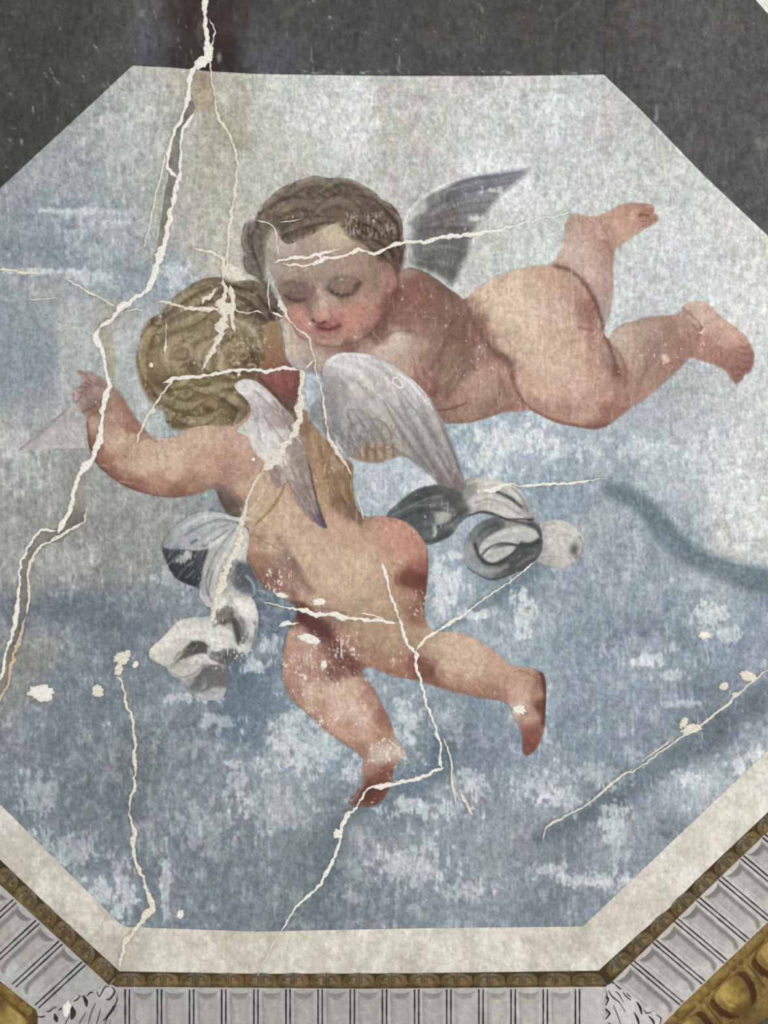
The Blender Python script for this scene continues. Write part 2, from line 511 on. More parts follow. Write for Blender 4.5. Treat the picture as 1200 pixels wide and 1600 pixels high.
stroke(XY('842,18 848,8 845,14'), 2, '#8f8d86', .6); stroke(XY('850,30 862,34 878,26 893,14 905,5'), 3, '#777570', .55, 3, .7); stroke(XY('868,40 868,50'), 2, '#8a8880', .6)
stroke(XY('622,110 624,92 626,84'), 2.2, '#a6a6a2', .6, 1.5, .5); stroke(XY('487,70 487,92 490,98'), 1.8, '#a6a6a2', .6, 1.5, .5)
for i in range(40):
    x = R.uniform(400, 940); stroke([(x, 112 + R.uniform(-3, 4)), (x + R.uniform(2, 9), 114 + R.uniform(-2, 2))], 1.6, '#b5b4ae', R.uniform(.2, .7))
tag(emit('dark_painted_face', r, .0012, 2.5, None, MP, 1.6, .6), 'charcoal painted panel above the sky with a brown streak beside the crack', 'painted panel', 'dark painted faces round the sky')

r, lb = dark_panel('p', XY('950,-190 1000,-190 1180,0 1200,23 1366,210 1366,455 1290,455 1200,369 1102,277 1000,171 943,117'),
    P('960,40,#454341 1000,40,#4a4848 1080,30,#4c4b4b 1140,40,#4e4d4c 980,110,#474646 1050,120,#4b4a4b 1120,120,#4e4d4e 1180,100,#4b4a4b 1060,190,#4c4b4e 1130,220,#4c4b4d 1190,200,#4e4d4d 1190,300,#4a4a4c 1150,300,#48484b'), '', 3)
hatch(420, (950, 1200), (0, 340), (70, 110), (5, 16), ['#5f5d5e', '#3a3839', '#403e3f', '#686667'], 1.3, .4, 8)
hatch(120, (950, 1200), (0, 340), (20, 60), (5, 14), ['#605e5f', '#3c3a3b'], 1.5, .35, 9)
stroke([(947, -60), (945, 60), (943, 117)], 4, '#3a3836', .7, 3)
stroke(XY('1025,165 1026,178 1024,188'), 4, '#8f979c', .6, 3, .4); blob(1060, 100, 12, 10, '#6d6a6c', .4, 0, .6); blob(1190, 225, 14, 10, '#6a6966', .6, 0, .6)
tag(emit('dark_painted_face', r, .0012, 2.5, None, MP, 1.8, .5, gain=1.08), 'purplish-grey painted panel slanting along the upper right edge of the sky', 'painted panel', 'dark painted faces round the sky')

# ---- sky
CLIP = None
sky = region(SKY, False)
SKYC = P('''230,140,#b0b2ac 300,140,#b0aa98 350,140,#b3b0a0 450,150,#c6c8c0 540,150,#cfd3ce 600,150,#bdbcb4 700,150,#c3c2bb 800,150,#c4c5c0 900,150,#bcc2c2
130,200,#9fa5a6 200,200,#a8adac 280,200,#aeb0a8 350,200,#aba894 450,210,#c3c4ba 540,200,#cdd0cc 640,210,#bdbcb4 750,200,#c5c8c6 860,190,#c8d0d3 960,190,#bfc0bb
60,270,#9aa2a6 130,270,#98a2aa 200,270,#a3a9aa 260,260,#b2b3ac 330,270,#a9a797 420,270,#b9b9b0 640,270,#b8b8b2 760,250,#cfd4d4 850,260,#bfc3c3 950,260,#c4c8c6 1050,260,#bdbdb6
10,340,#8d979e 60,340,#8694a0 130,340,#8b98a3 200,340,#98a1a5 250,340,#a9aba5 330,340,#b0af9f 370,320,#b7b6a8 900,280,#c3c8c6 850,330,#bcc4bf 1060,330,#c3c8c8 1130,330,#c6c8c4 760,400,#bcc0b8 830,380,#c2c8c4
20,400,#7e8d9b 100,400,#7d8c9a 180,400,#8b97a1 230,390,#a0a5a4 300,400,#b3b1a5 350,400,#b9b6a8 990,420,#bcc2c3 1080,400,#c0c6c9 1180,420,#c7c9c5
20,430,#8d969c 80,440,#9aa0a3 150,450,#98a1a6 220,440,#8896a4 270,420,#93a0ab 30,500,#8d979c 60,560,#8594a0 110,520,#a5a8a6 180,500,#9fa29c 230,520,#a9afaf 1000,500,#bac0c2 1100,470,#c5cbcd 1180,480,#c9ccca
20,600,#8e999f 60,640,#9ba1a2 110,600,#a2a6a6 195,560,#a7adae 190,610,#a9aeae 1180,600,#bfc4c6 20,680,#a7a9a5 120,640,#a5a7a5 80,750,#9b9d98 150,760,#9a9e9b 200,640,#abb2b2 230,660,#a9b2b3
1000,660,#a3adb5 1060,600,#a4abad 1120,620,#b5bbbd 1100,680,#b3bcc1 1180,680,#c3c7c7 720,700,#97a8b9 800,690,#a3b2c0 760,740,#9db0c0 850,700,#a3b1bd 900,720,#98a8b6 960,700,#a3b0bb 1040,720,#aab7c0 1150,760,#c6cac8 1180,800,#cdcfca
900,760,#8ea1b2 850,780,#8fa2b3 960,740,#95a5b2 1100,760,#b6c0c5 600,760,#aebcc6 580,800,#a9b8c1 640,740,#b4c1c9 680,760,#bcc7cd 490,610,#a5b3bd 485,630,#a9b5bd
80,830,#9a9b96 200,820,#989993 220,870,#94958f 60,880,#9fa09b 130,880,#8f908a 20,860,#a5a6a1 250,920,#8f979a 930,830,#a3afb6 980,850,#93a2af 1060,830,#9dabb6 1150,840,#cacdc8 1190,850,#c4c9c7
40,960,#767f87 80,960,#737e88 150,960,#6f7e8c 220,970,#75838f 250,940,#7b8791 60,1020,#8f9187 120,1010,#7e8a93 170,1010,#6f7e8b 280,920,#8895a0
700,900,#9fb0bd 690,960,#a0b0bc 760,960,#9fafbb 800,920,#8396a7 900,930,#8c9dac 960,900,#93a3b0 1020,930,#8799a9 1100,960,#93a4b2 1130,960,#a4b1ba 1180,950,#93a3b1
840,960,#a0afb9 900,1000,#8496a6 980,1000,#7e90a1 1050,1000,#8496a5 1150,1010,#8c9cad 20,1080,#8a908d 60,1120,#7e8a96 100,1060,#7b8894 150,1100,#76838f 100,1180,#76828f 30,1180,#7c8794
230,1060,#7d8a95 260,1100,#8996a0 380,1060,#627586 400,1100,#64788a 350,1120,#6d7f8e 300,1130,#74848f 250,1150,#6e7b85 220,1180,#6f7981 420,950,#5f7385 420,1010,#8494a2 430,1080,#8092a2 430,980,#63778a
450,1140,#94a5b3 520,1180,#8fa3b5 470,1200,#9aaab6 620,1080,#93a4b2 640,1140,#95a5b1 660,1050,#98a7b2 700,1100,#8b9cab 740,1120,#8496a6 760,1180,#8092a3 680,1180,#71828f 650,1200,#7e8f9c
860,1080,#99a9b5 900,1080,#8396a8 950,1080,#8a9bab 1000,1040,#98a8b4 1040,1080,#8f9fae 1090,1090,#7b8b9a 1000,1150,#8697a6 900,1150,#8395a5 860,1180,#8b9baa 1180,1040,#8f9fb0 1150,1080,#8494a4 1180,1090,#72828f 1120,1130,#6e7d8c 1180,1150,#8899a8 1190,1180,#a8b3ba 1060,1180,#7f8d9b
60,1240,#7a8793 120,1240,#727e89 200,1250,#717d86 280,1240,#84919b 340,1240,#838f98 420,1240,#8c989f 480,1250,#93a0a7 520,1260,#7b8891 600,1260,#7d8b96 640,1240,#6d7d8a 700,1260,#93a1ac 760,1260,#8c9aa7 820,1250,#93a3b0 880,1230,#95a4b0 950,1250,#6c7a86 1020,1250,#8b9ba9 1060,1240,#a0aeba 1090,1230,#b5bec4
100,1310,#7e8a94 160,1340,#7d8993 230,1330,#76838e 300,1320,#77848f 370,1320,#79868f 440,1310,#84919a 500,1330,#6f7d85 560,1330,#8b97a0 640,1330,#98a3ab 700,1330,#8d99a4 760,1340,#939fa9 830,1310,#8d98a1 880,1320,#79858f 940,1320,#939ea8 1000,1310,#9aa6b0 1040,1300,#7e8d9a
150,1390,#94a0a8 200,1410,#7f8d99 260,1410,#77858f 330,1400,#7a8792 400,1410,#79868f 460,1410,#6e7c84 520,1400,#6f7e89 600,1410,#7a8993 680,1400,#8796a1 740,1420,#8d9aa6 800,1400,#8896a2 860,1410,#7a8793 920,1400,#8592a0 970,1370,#8a97a4
300,1445,#7c8996 600,1445,#7d8995 850,1445,#7e8b98''')
lay(sky, SKYC, eps=22, brush=.05, edge=0, power=2.2)
sl = sky.sl()
# broken brushwork of the whole sky
mott = .24 * n_big[sl] + .18 * n_mid[sl] + .22 * n_sm[sl] + .24 * n_fine[sl] + .12 * n_vert[sl]
up = sst(.50, .68, mott)[..., None] * .24; dn = sst(.50, .34, mott)[..., None] * .20
yy = (np.arange(sky.a.shape[0]) + sky.y0)[:, None, None]
amp = (.55 + .45 * sst(560, 900, yy)).astype(np.float32)
c = CV[sl]; c += up * amp * (hx('#ccd1d0') - c); c += dn * amp * (c * .80 - c)
c *= (.955 + .045 * sst(200, 480, yy) - .06 * sst(560, 800, yy)).astype(np.float32)
scr = sst(.60, .80, .35 * n_vert[sl] + .3 * fl2[sl] + .35 * n_sm[sl])[..., None] * .22
c += scr * (hx('#d3d6d4') - c)
# repainted rectangles and edges of old patches
def rect(x0, y0, x1, y1, col, a, soft=2.5): fillpoly([(x0, y0), (x1, y0), (x1, y1), (x0, y1)], col, a, soft, False)
rect(-90, 470, 90, 640, '#7f8d98', .38); rect(92, 466, 150, 660, '#b0b3b3', .3, 6)
rect(724, 240, 834, 330, '#d3d7d6', .55); rect(352, 1045, 426, 1185, '#5f7386', .45); rect(426, 1120, 440, 1300, '#a6b1b8', .3, 6)
rect(95, 330, 200, 338, '#c0c8cc', .25, 6); rect(60, 326, 190, 333, '#c9ced0', .35, 4); rect(230, 1000, 300, 1100, '#6d7d8a', .2, 20)
rect(1053, 1070, 1110, 1180, '#6c7b8a', .3, 4)
# tan stain by the main crack
fillpoly(XY('302,118 330,112 333,140 336,165 322,172 308,175 302,150'), '#a29176', .75, 5); blob(316, 130, 8, 14, '#86755f', .5); blob(325, 150, 9, 8, '#c9b391', .6)
for y, x, a in ((480, 150, .3), (540, 170, .45), (580, 178, .5), (500, 168, .35)): blob(x, y, 8, 24, '#a49c86', a)
for (x, y, rx, ry, a) in [(285, 905, 50, 14, .0)]: blob(x, y, rx, ry, '#c5c7c3', a)
# cloud strokes
stroke([(955, 765, 26), (985, 778, 30), (1015, 800, 34), (1045, 838, 36), (1080, 868, 34), (1120, 885, 34), (1160, 900, 40), (1230, 912, 46)], 30, '#5f717c', .95, 14, .2)
stroke([(1230, 930, 30), (1190, 950, 18), (1165, 980, 20), (1150, 1010, 10)], 20, '#71869a', .6, 14)
stroke([(0, 955, 30), (60, 950, 34), (120, 955, 40), (180, 975, 30), (230, 985, 20)], 30, '#5d6b79', .6, 22)
stroke([(840, 1310, 20), (900, 1282, 26), (960, 1248, 30), (1010, 1212, 34), (1060, 1180, 36), (1110, 1150, 40), (1160, 1110, 36), (1230, 1060, 30)], 30, '#5b6b77', .75, 16, .2)
stroke([(590, 1245, 30), (640, 1222, 40), (690, 1190, 40), (680, 1140, 30), (665, 1100, 20)], 30, '#5b6f81', .6, 24)
stroke([(500, 1400, 40), (520, 1330, 34), (545, 1280, 26), (575, 1250, 20)], 30, '#5f6f78', .65, 22)
stroke([(690, 985, 12), (740, 955, 16), (800, 920, 24), (835, 890, 26)], 20, '#647684', .7, 12)
stroke([(260, 1190, 20), (290, 1170, 18), (330, 1165, 24), (380, 1180, 30)], 20, '#97a3aa', .35, 14)
stroke([(270, 1180, 5), (290, 1168, 6), (320, 1160, 6), (350, 1170, 6)], 5, '#a9b4b9', .4, 5)
stroke([(60, 1172, 10), (70, 1200, 10)], 8, '#6f7b88', .3, 10)
blob(1070, 610, 60, 22, '#98a0a2', .6, -20); blob(1000, 650, 40, 20, '#9ca6ad', .6, -30)
blob(600, 640, 10, 10, '#a5b3bd', .2)
# scuffed pale patches
for (x, y, rx, ry, a) in [(800, 690, 70, 34, .75), (770, 725, 50, 30, .7), (860, 700, 60, 24, .6), (845, 655, 40, 14, .5), (820, 955, 22, 44, .75), (695, 920, 30, 44, .75), (700, 868, 26, 8, .7),
    (745, 960, 40, 8, .8), (1112, 960, 34, 24, .75), (1140, 990, 20, 18, .65), (1015, 1030, 36, 14, .75), (1045, 1055, 26, 12, .6), (850, 1095, 10, 44, .6), (480, 1160, 70, 60, .5), (560, 1200, 30, 30, .5),
    (635, 1130, 26, 46, .6), (1185, 1190, 40, 22, .8), (1070, 1215, 36, 16, .7), (960, 1290, 26, 56, .7), (930, 1375, 60, 16, .6), (860, 1360, 40, 14, .5), (845, 1225, 40, 26, .6), (880, 1250, 40, 24, .5),
    (735, 1225, 30, 30, .6), (660, 1262, 70, 18, .7), (640, 1350, 60, 40, .55), (720, 1390, 50, 20, .5), (150, 1395, 34, 22, .65), (195, 1395, 18, 50, .6), (258, 1380, 10, 60, .6), (372, 1225, 22, 50, .6),
    (100, 1330, 60, 30, .45), (60, 1240, 40, 40, .4), (280, 905, 60, 20, .45), (60, 424, 60, 7, .75), (140, 432, 40, 10, .6), (120, 330, 70, 6, .6), (190, 346, 40, 5, .6), (275, 430, 30, 26, .6),
    (330, 880, 20, 20, .2), (560, 175, 30, 60, .7), (480, 175, 40, 40, .5), (800, 160, 60, 20, .5), (880, 165, 50, 20, .6), (870, 220, 14, 20, .5), (840, 310, 60, 30, .5), (1080, 270, 40, 40, .4), (660, 760, 40, 12, .8), (680, 752, 24, 8, .8),
    (1150, 770, 50, 50, .6), (1180, 820, 50, 40, .6), (1010, 705, 60, 20, .5), (1120, 710, 50, 40, .5), (420, 1010, 20, 20, .5), (395, 1040, 30, 10, .7), (300, 1090, 60, 8, .6), (340, 1125, 30, 14, .4),
    (170, 350, 80, 50, .25), (200, 220, 60, 60, .3), (30, 690, 50, 20, .4), (40, 740, 50, 40, .3), (110, 870, 60, 40, .25), (1000, 1010, 80, 20, .25), (1060, 1100, 40, 8, .5), (950, 1380, 60, 10, .5), (1000, 1180, 30, 10, .3),
    (700, 1130, 30, 30, .4), (760, 1060, 40, 30, .3), (930, 1210, 60, 20, .35), (430, 1260, 60, 40, .3), (320, 1290, 60, 50, .25), (560, 1400, 30, 8, .4)]:
    blob(x, y, rx * 1.05, ry * 1.05, '#cfd5d8', a * .9, 0, .95)
for (x, y, rx, ry, a) in [(150, 960, 60, 24, .4), (330, 1230, 60, 30, .2), (120, 1240, 40, 60, .25), (480, 1330, 40, 30, .3), (1000, 1320, 40, 40, .3), (800, 1420, 80, 16, .3), (540, 1420, 80, 16, .3), (180, 1290, 24, 60, .3), (980, 980, 80, 30, .25), (720, 1150, 30, 40, .3), (20, 560, 60, 60, .2), (40, 390, 60, 30, .3)]:
    blob(x, y, rx, ry, '#66747f', a, 0, .8)
# trowel scratches, cross hatch in the pale top
hatch(150, (520, 700), (130, 300), (40, 60), (14, 40), ['#d9dbd7', '#a9a79f'], 1.3, .35, 21)
hatch(150, (440, 760), (130, 320), (95, 150), (8, 30), ['#dadcd8', '#aba9a1', '#b3b1a8'], 1.3, .3, 22)
hatch(260, (100, 430), (130, 420), (-60, -20), (6, 24), ['#cfd1cd', '#8f938f', '#9fa19b'], 1.2, .28, 23)
hatch(200, (20, 250), (180, 420), (20, 70), (6, 24), ['#c3c8ca', '#7d8890'], 1.2, .25, 24)
hatch(200, (60, 300), (740, 950), (30, 60), (8, 30), ['#b3b4ae', '#7f807a'], 1.1, .3, 25)
hatch(160, (60, 300), (740, 950), (80, 100), (8, 30), ['#b3b4ae', '#7f807a'], 1.1, .3, 26)
hatch(500, (0, 1200), (880, 1440), (80, 100), (6, 26), ['#b9c3c9', '#697783', '#a9b4bc'], 1.4, .28, 27)
hatch(300, (700, 1200), (560, 1440), (80, 100), (6, 30), ['#cfd5d6', '#8f9fac', '#d9dcda'], 1.2, .3, 28)
hatch(300, (760, 1200), (130, 700), (84, 96), (5, 30), ['#d9dddc', '#a7acac'], 1.1, .28, 29)
hatch(220, (860, 1200), (130, 660), (-10, 60), (4, 12), ['#a3a9aa', '#dce0df'], 1.3, .28, 30)
stroke(XY('248,400 240,370 246,330 258,285'), 2, '#c9c8bd', .5, 1.5); stroke(XY('232,370 240,330 252,280 258,255'), 1.6, '#c9c8bd', .5, 1.5)
stroke(XY('8,280 12,320 14,350 10,380'), 2, '#bfc4c6', .5); stroke(XY('582,140 578,180 568,210 563,240'), 2.4, '#d8dbd8', .6, 2)
stroke(XY('1052,960 1054,1040 1055,1100'), 2, '#b9c3ca', .45, 2, .4); stroke(XY('1100,1005 1104,1020 1107,1032'), 2, '#d6d8d4', .6)
stroke(XY('1040,970 1042,1000 1040,1030'), 1.4, '#b9c3ca', .4); stroke(XY('780,1235 800,1220'), 1.5, '#c9cfd0', .4)
stroke([(945, 120), (1000, 174), (1102, 280), (1200, 372)], 3, '#d6d4cc', .55, 3, .5); stroke(XY('210,106 400,119 600,122 800,122 940,120'), 3, '#d3d3cd', .4, 3, .5)
tag(emit('painted_sky', sky, .0016, 1.7, None, MP, 1.6, .8, sat=.77), 'octagonal painted field of mottled grey-blue sky and pale cloud behind the cherubs', 'painted sky')

# ================================================================== BORDER AND PAINTED MOULDINGS
CLIP = None
border = thing('cream_border', 560, 1485, 'worn cream plaster band framing the lower sides of the sky', 'border')
def cream(pts, cpts, parent, seed):
    r = region(pts, False)
    lay(r, cpts, eps=20, brush=.05, edge=0)
    sl = r.sl(); c = CV[sl]
    m = .4 * n_mid[sl] + .35 * n_sm[sl] + .25 * n_fine[sl]
    c += (sst(.56, .66, m) * .35)[..., None] * (hx('#a59f90') - c)
    c += (sst(.46, .36, m) * .45)[..., None] * (hx('#e0ddd3') - c)
    xs = [p[0] for p in pts]; ys = [p[1] for p in pts]
    hatch(200, (max(min(xs), -20), min(max(xs), 1220)), (min(ys), max(ys)), (80, 100), (5, 18), ['#e6e3da', '#a9a394', '#b9b3a5'], 1.3, .35, seed)
    return emit('border_section', r, .0022, 2.2, parent, MB, 1.0, .4)
cream(XY('187,1442 200,1448 400,1455 650,1450 910,1447 935,1516 650,1520 400,1521 187,1517'),
      P('210,1480,#b4ac9c 260,1470,#c3bcae 250,1500,#c9c3b6 330,1480,#c3bbab 400,1470,#bdb6a4 450,1500,#cbc6b8 520,1480,#c6c1b2 600,1470,#cdc8ba 640,1500,#bdb6a6 700,1480,#c9c4b6 780,1490,#cdc8bb 850,1480,#c2bbad 900,1470,#c0b8aa 900,1500,#cbc6b9'), border, 31)
cream(XY('-90,1166 0,1256 187,1442 187,1517 83,1422 0,1342 -165,1177 -165,300 -90,380'),
      P('10,1270,#c3c0b6 20,1320,#bdb7a9 60,1340,#bab3a4 100,1380,#bfb8a9 130,1430,#bdb6a7 160,1460,#b5ae9f 80,1390,#c2bbac -90,1200,#c0b9ab -120,700,#c0b9ab'), border, 32)
cream(XY('910,1447 1110,1257 1170,1200 1290,1086 1290,455 1366,455 1366,1116 1200,1268 1087,1375 1047,1417 1000,1457 935,1516'),
      P('930,1450,#bfb8aa 940,1490,#c9c3b6 1000,1400,#c6c0b2 1000,1440,#cdc8bb 1060,1340,#c9c4b7 1100,1310,#cbc6b9 1070,1380,#d0cbbf 1150,1250,#cdc9bd 1180,1260,#d2cec3 1330,1000,#cbc6b9'), border, 33)
cream(XY('1004,-194 1040,-194 1190,-20 1366,180 1366,209 1200,23 1180,0'),
      P('1190,0,#d6d5d0 1200,10,#dcdbd6 1100,-100,#d0cec8'), border, 34)
CLIP = None

def frame_pt(o, eu, ev):
    return lambda u, v: (o[0] + eu[0] * u + ev[0] * v, o[1] + eu[1] * u + ev[1] * v)

# ---- leaf-and-tongue moulding: dark bed, one leaf after another
leafm = thing('leaf_moulding', 560, 1532, 'narrow brown and gold leaf moulding painted between cream band and fluted frieze', 'moulding')
def leaf_run(bed_pts, F, u0, u1, du, h, fills, light, seed):
    r = region(bed_pts, False)
    lay(r, [(p[0], p[1], '#43331d') for p in bed_pts[::2]] + [(bed_pts[1][0], bed_pts[1][1], '#4b3a22')], eps=30, brush=.2, edge=0)
    for k in range(60):
        t = random.Random(seed + k); u = t.uniform(u0, u1)
        stroke([F(u, h * .95), F(u + 8, h * .95)], 2, light, .4)
    emit('bed', r, .0022, 2.5, leafm, MP, 1.3, .3)
    R = random.Random(seed)
    n = int((u1 - u0) / du)
    for k in range(n):
        u = u0 + k * du
        m = u + du / 2
        g = region([F(u + 2, h * .86), F(u + 1.5, h * .45), F(u + 4, h * .22), F(u + du * .25, h * .08), F(m, h * .03), F(u + du * .75, h * .08), F(u + du - 4, h * .22), F(u + du - 1.5, h * .45), F(u + du - 2, h * .86), F(m, h * .9)])
        base = fills[R.randrange(len(fills))]
        x, y = F(m, h * .5)
        lay(g, [(x, y, base), (*F(u + 6, h * .6), '#5d4a2c'), (*F(u + du - 6, h * .6), '#6a5533'), (*F(m, h * .2), '#6d6150')], eps=6, brush=.2, edge=.2)
        stroke([F(u + 8, h * .75), F(u + 12, h * .42), F(m - 4, h * .25), F(m - 3, h * .75)], 1.8, '#3b2a14', .8)
        stroke([F(u + du - 8, h * .75), F(u + du - 12, h * .42), F(m + 5, h * .25), F(m + 4, h * .75)], 1.8, '#3b2a14', .8)
        stroke([F(m, h * .1), F(m, h * .85)], 1.6, '#33240f', .8)
        for s in (-1, 1):
            stroke([F(m + s * 7, h * .66), F(m + s * (du / 2 - 9), h * .66)], 2.4, light, .75)
            stroke([F(m + s * 7, h * .42), F(m + s * (du / 2 - 14), h * .45)], 1.6, '#8d7c5c', .6)
        emit('leaf', g, .0030, 2.0, leafm, MP, 1.2, .3, base=.0022)
    global CLIP
    CLIP = None
Fb = frame_pt((175, 1519), (1, 0), (0, 1))
leaf_run(XY('187,1517 400,1521 650,1520 935,1516 947,1541 560,1544 173,1541'), Fb, 3, 770, 51, 23, ['#6b5836', '#78623a', '#6a5c44'], '#8a6f38', 5)
el = math.hypot(187, 175)
Fl = frame_pt((187, 1517), (-187 / el, -175 / el), (-.60, .80))
leaf_run(XY('187,1517 83,1422 0,1342 -60,1282 -82,1302 0,1381 170,1538'), Fl, 2, 340, 41, 27, ['#6a5a40', '#5f5036', '#75634a'], '#8f7641', 6)
er = math.hypot(265, 248)
Fr = frame_pt((936, 1516), (265 / er, -248 / er), (.68, .73))
leaf_run(XY('935,1516 1000,1457 1047,1417 1087,1375 1200,1268 1290,1186 1312,1203 1200,1297 949,1540'), Fr, 6, 470, 46, 24, ['#6d5f45', '#6a5d48', '#6f634f', '#6a5f4c'], '#94752f', 7)

for side_pts in ('-165,-190 -165,1177 -60,1282 -82,1302 -192,1190 -192,-190', '1366,180 1366,1116 1290,1186 1312,1203 1393,1128 1393,180'):
    r = region(XY(side_pts), False)
    lay(r, [(p[0], p[1], '#5a492c') for p in XY(side_pts)], eps=30, brush=.25, edge=0)
    emit('bed', r, .0022, 4, leafm, MP, 1.3, .3)
CLIP = None

# ---- fluted frieze
frieze = thing('fluted_frieze', 560, 1600, 'pale grey frieze of upright flutes parted by paired dark lines', 'frieze')
def frieze_bed(pts, cpts):
    r = region(pts, False)
    lay(r, cpts, eps=40, brush=.05, edge=0)
    emit('frieze_bed', r, .0020, 3, frieze, MP, .8, .3)
frieze_bed(XY('173,1541 560,1544 947,1541 947,1650 173,1650'), P('200,1580,#a09e9d 350,1580,#a5a3a2 500,1580,#a19f9f 700,1580,#a7a4a1 900,1580,#b2aeaa'))
frieze_bed(XY('170,1538 0,1381 -82,1302 -170,1385 -80,1470 57,1578 63,1600 80,1650 173,1650'), P('20,1420,#a3a29f 60,1480,#a5a5a3 100,1520,#a3a2a1 150,1560,#a5a3a2 30,1520,#a9a9a6'))
frieze_bed(XY('949,1540 1200,1297 1312,1203 1400,1265 1200,1440 1067,1568 1030,1606 1000,1650 947,1650'), P('980,1540,#b3aeaa 1050,1490,#b6b1ad 1100,1460,#b9b5b0 1160,1400,#bab6b1 1190,1360,#b5b1ac 980,1590,#b0aca8'))
def flute(o, eu, ev, w, dep, cols, side):
    """one flute between two line pairs: eu across, ev along (unit vectors)"""
    F = frame_pt(o, eu, ev)
    inner, dark, lite, edgec = cols
    a, b = w * .17, w * .83
    m_ = w / 2; hw = (b - a) / 2
    arc = lambda v0, v1, ww: [F(m_ + ww * x, dep * (v0 + (v1 - v0) * math.sqrt(max(0, 1 - x * x)))) for x in np.linspace(-1, 1, 13)]
    end = [F(m_ + hw * math.cos(t), dep * .95 - hw * .75 + hw * .75 * math.sin(t)) for t in np.linspace(0, math.pi, 12)]
    g = region(arc(.04, .085, hw + 2) + end, False)
    lay(g, [(*F(w * .4, dep * .5), inner), (*F(w * .5, dep * .9), lite), (*F(w * .5, dep * .2), inner)], eps=12, brush=.06, edge=.3)
    sx = b if side > 0 else a
    ox = a if side > 0 else b
    stroke([F(sx - side * 2, dep * .12), F(sx - side * 3, dep * .5), F(sx - side * 3, dep * .8), F(w / 2 + side * 4, dep * .92)], 7 if side else 3, dark, .8, 3.5)
    stroke([F(ox + side * 2.5, dep * .2), F(ox + side * 2.5, dep * .82)], 2.5, edgec, .6, 2)
    fillpoly(arc(.035, .08, hw + 2) + arc(.04, .17, hw + 2)[::-1], dark, .9, 2, False)
    if not side:
        for q in (a + 3, b - 3): stroke([F(q, dep * .15), F(q, dep * .85)], 4, edgec, .7, 3)
    hatch(5, tuple(sorted((F(w * .4, 0)[0] - 10, F(w * .4, 0)[0] + 12))), tuple(sorted((F(w / 2, dep * .3)[1], F(w / 2, dep * .7)[1] + 1))), (0, 90), (6, 20), ['#b9b6b2', '#96938f'], 2, .35, int(o[0]))
    emit('flute', g, .0026, 2.0, frieze, MP, .8, .3, base=.0020)
    global CLIP
    CLIP = None
def dark_line(p, q, w=2.0, col='#2f262b'):
    p = np.array(p, float); q = np.array(q, float)
    d = (q - p) / np.linalg.norm(q - p); n = np.array((-d[1], d[0]))
    R = random.Random(int(p[0] * 7 + p[1]))
    L, Rr = [], []
    for t in np.linspace(0, 1, 12):
        c = p + (q - p) * t; ww = w / 2 * R.uniform(.75, 1.3)
        L.append(tuple(c + n * ww)); Rr.append(tuple(c - n * ww))
    g = region(L + Rr[::-1], False, pad=4)
    lay(g, [(p[0], p[1], col), (q[0], q[1], '#3c3034')], brush=.1, edge=.0)
    emit('dark_line', g, .0029, 1.0, frieze, MP, .8, .2, base=.0020)
    global CLIP
    CLIP = None
colsB = ('#a09d99', '#807c77', '#adaaa7', '#99948a')
for k in range(15):
    x = 199 + 50.2 * k
    for dx in (-3, 3.5): dark_line((x + dx, 1545), (x + dx, 1649))
    if k < 14: flute((x + 5, 1543), (1, 0), (0, 1), 40, 106, colsB if k < 10 else ('#aaa6a1', '#8b8780', '#b3afaa', '#a19d94'), 0)
colsL = ('#a09e98', '#716e68', '#b0afab', '#888479')
vl = np.array((-76, 70)) / math.hypot(76, 70); ul = np.array((-36, -32.3)) / math.hypot(36, 32.3)
for k in range(5):
    s = np.array((133 - 36 * k, 1503 - 32.3 * k))
    for q in (-3.5, 3.5): dark_line(s + ul * q + vl * 2, s + ul * q + vl * 102)
    if s[0] > -60: flute(tuple(s + ul * 5), ul, vl, 39, 104, colsL, 1)
colsR = ('#a39e9a', '#726d69', '#b6b1ac', '#c2bdb9')
vr = np.array((80, 67)) / math.hypot(80, 67); ur = np.array((34.2, -32.9)) / math.hypot(34.2, 32.9)
for k in range(-1, 8):
    s = np.array((987 + 34.2 * k, 1502 - 32.9 * k))
    for q in (-3.5, 3): dark_line(s + ur * q + vr * 1, s + ur * q + vr * 102)
    flute(tuple(s + ur * 4), ur, vr, 39, 106, colsR, 1)

# ---- acanthus leaves over the two corners
def acanthus(pts, cpts, veins, label, cen):
    t = thing('corner_leaf', cen[0], cen[1], label, 'painted leaf', 'acanthus leaves at the frieze corners')
    g = region(pts)
    lay(g, cpts, eps=18, brush=.06, edge=.1)
    emit('leaf_blade', g, .0034, 1.6, t, MP, .8, .3, base=.0018)
    for v in veins:
        p = spline(v, False, 5)
        d = np.gradient(p[:, :2], axis=0); d /= np.linalg.norm(d, axis=1)[:, None] + 1e-9
        n = np.column_stack([-d[:, 1], d[:, 0]]); w = p[:, 2:3] / 2
        g = region([tuple(q) for q in (p[:, :2] + n * w)] + [tuple(q) for q in (p[:, :2] - n * w)[::-1]], False, pad=4)
        lay(g, [(p[0, 0], p[0, 1], '#2c2528'), (p[-1, 0], p[-1, 1], '#3a3236')], edge=0)
        emit('leaf_vein', g, .0037, 1.0, t, MP, .8, .1, base=.003)
    global CLIP
    CLIP = None
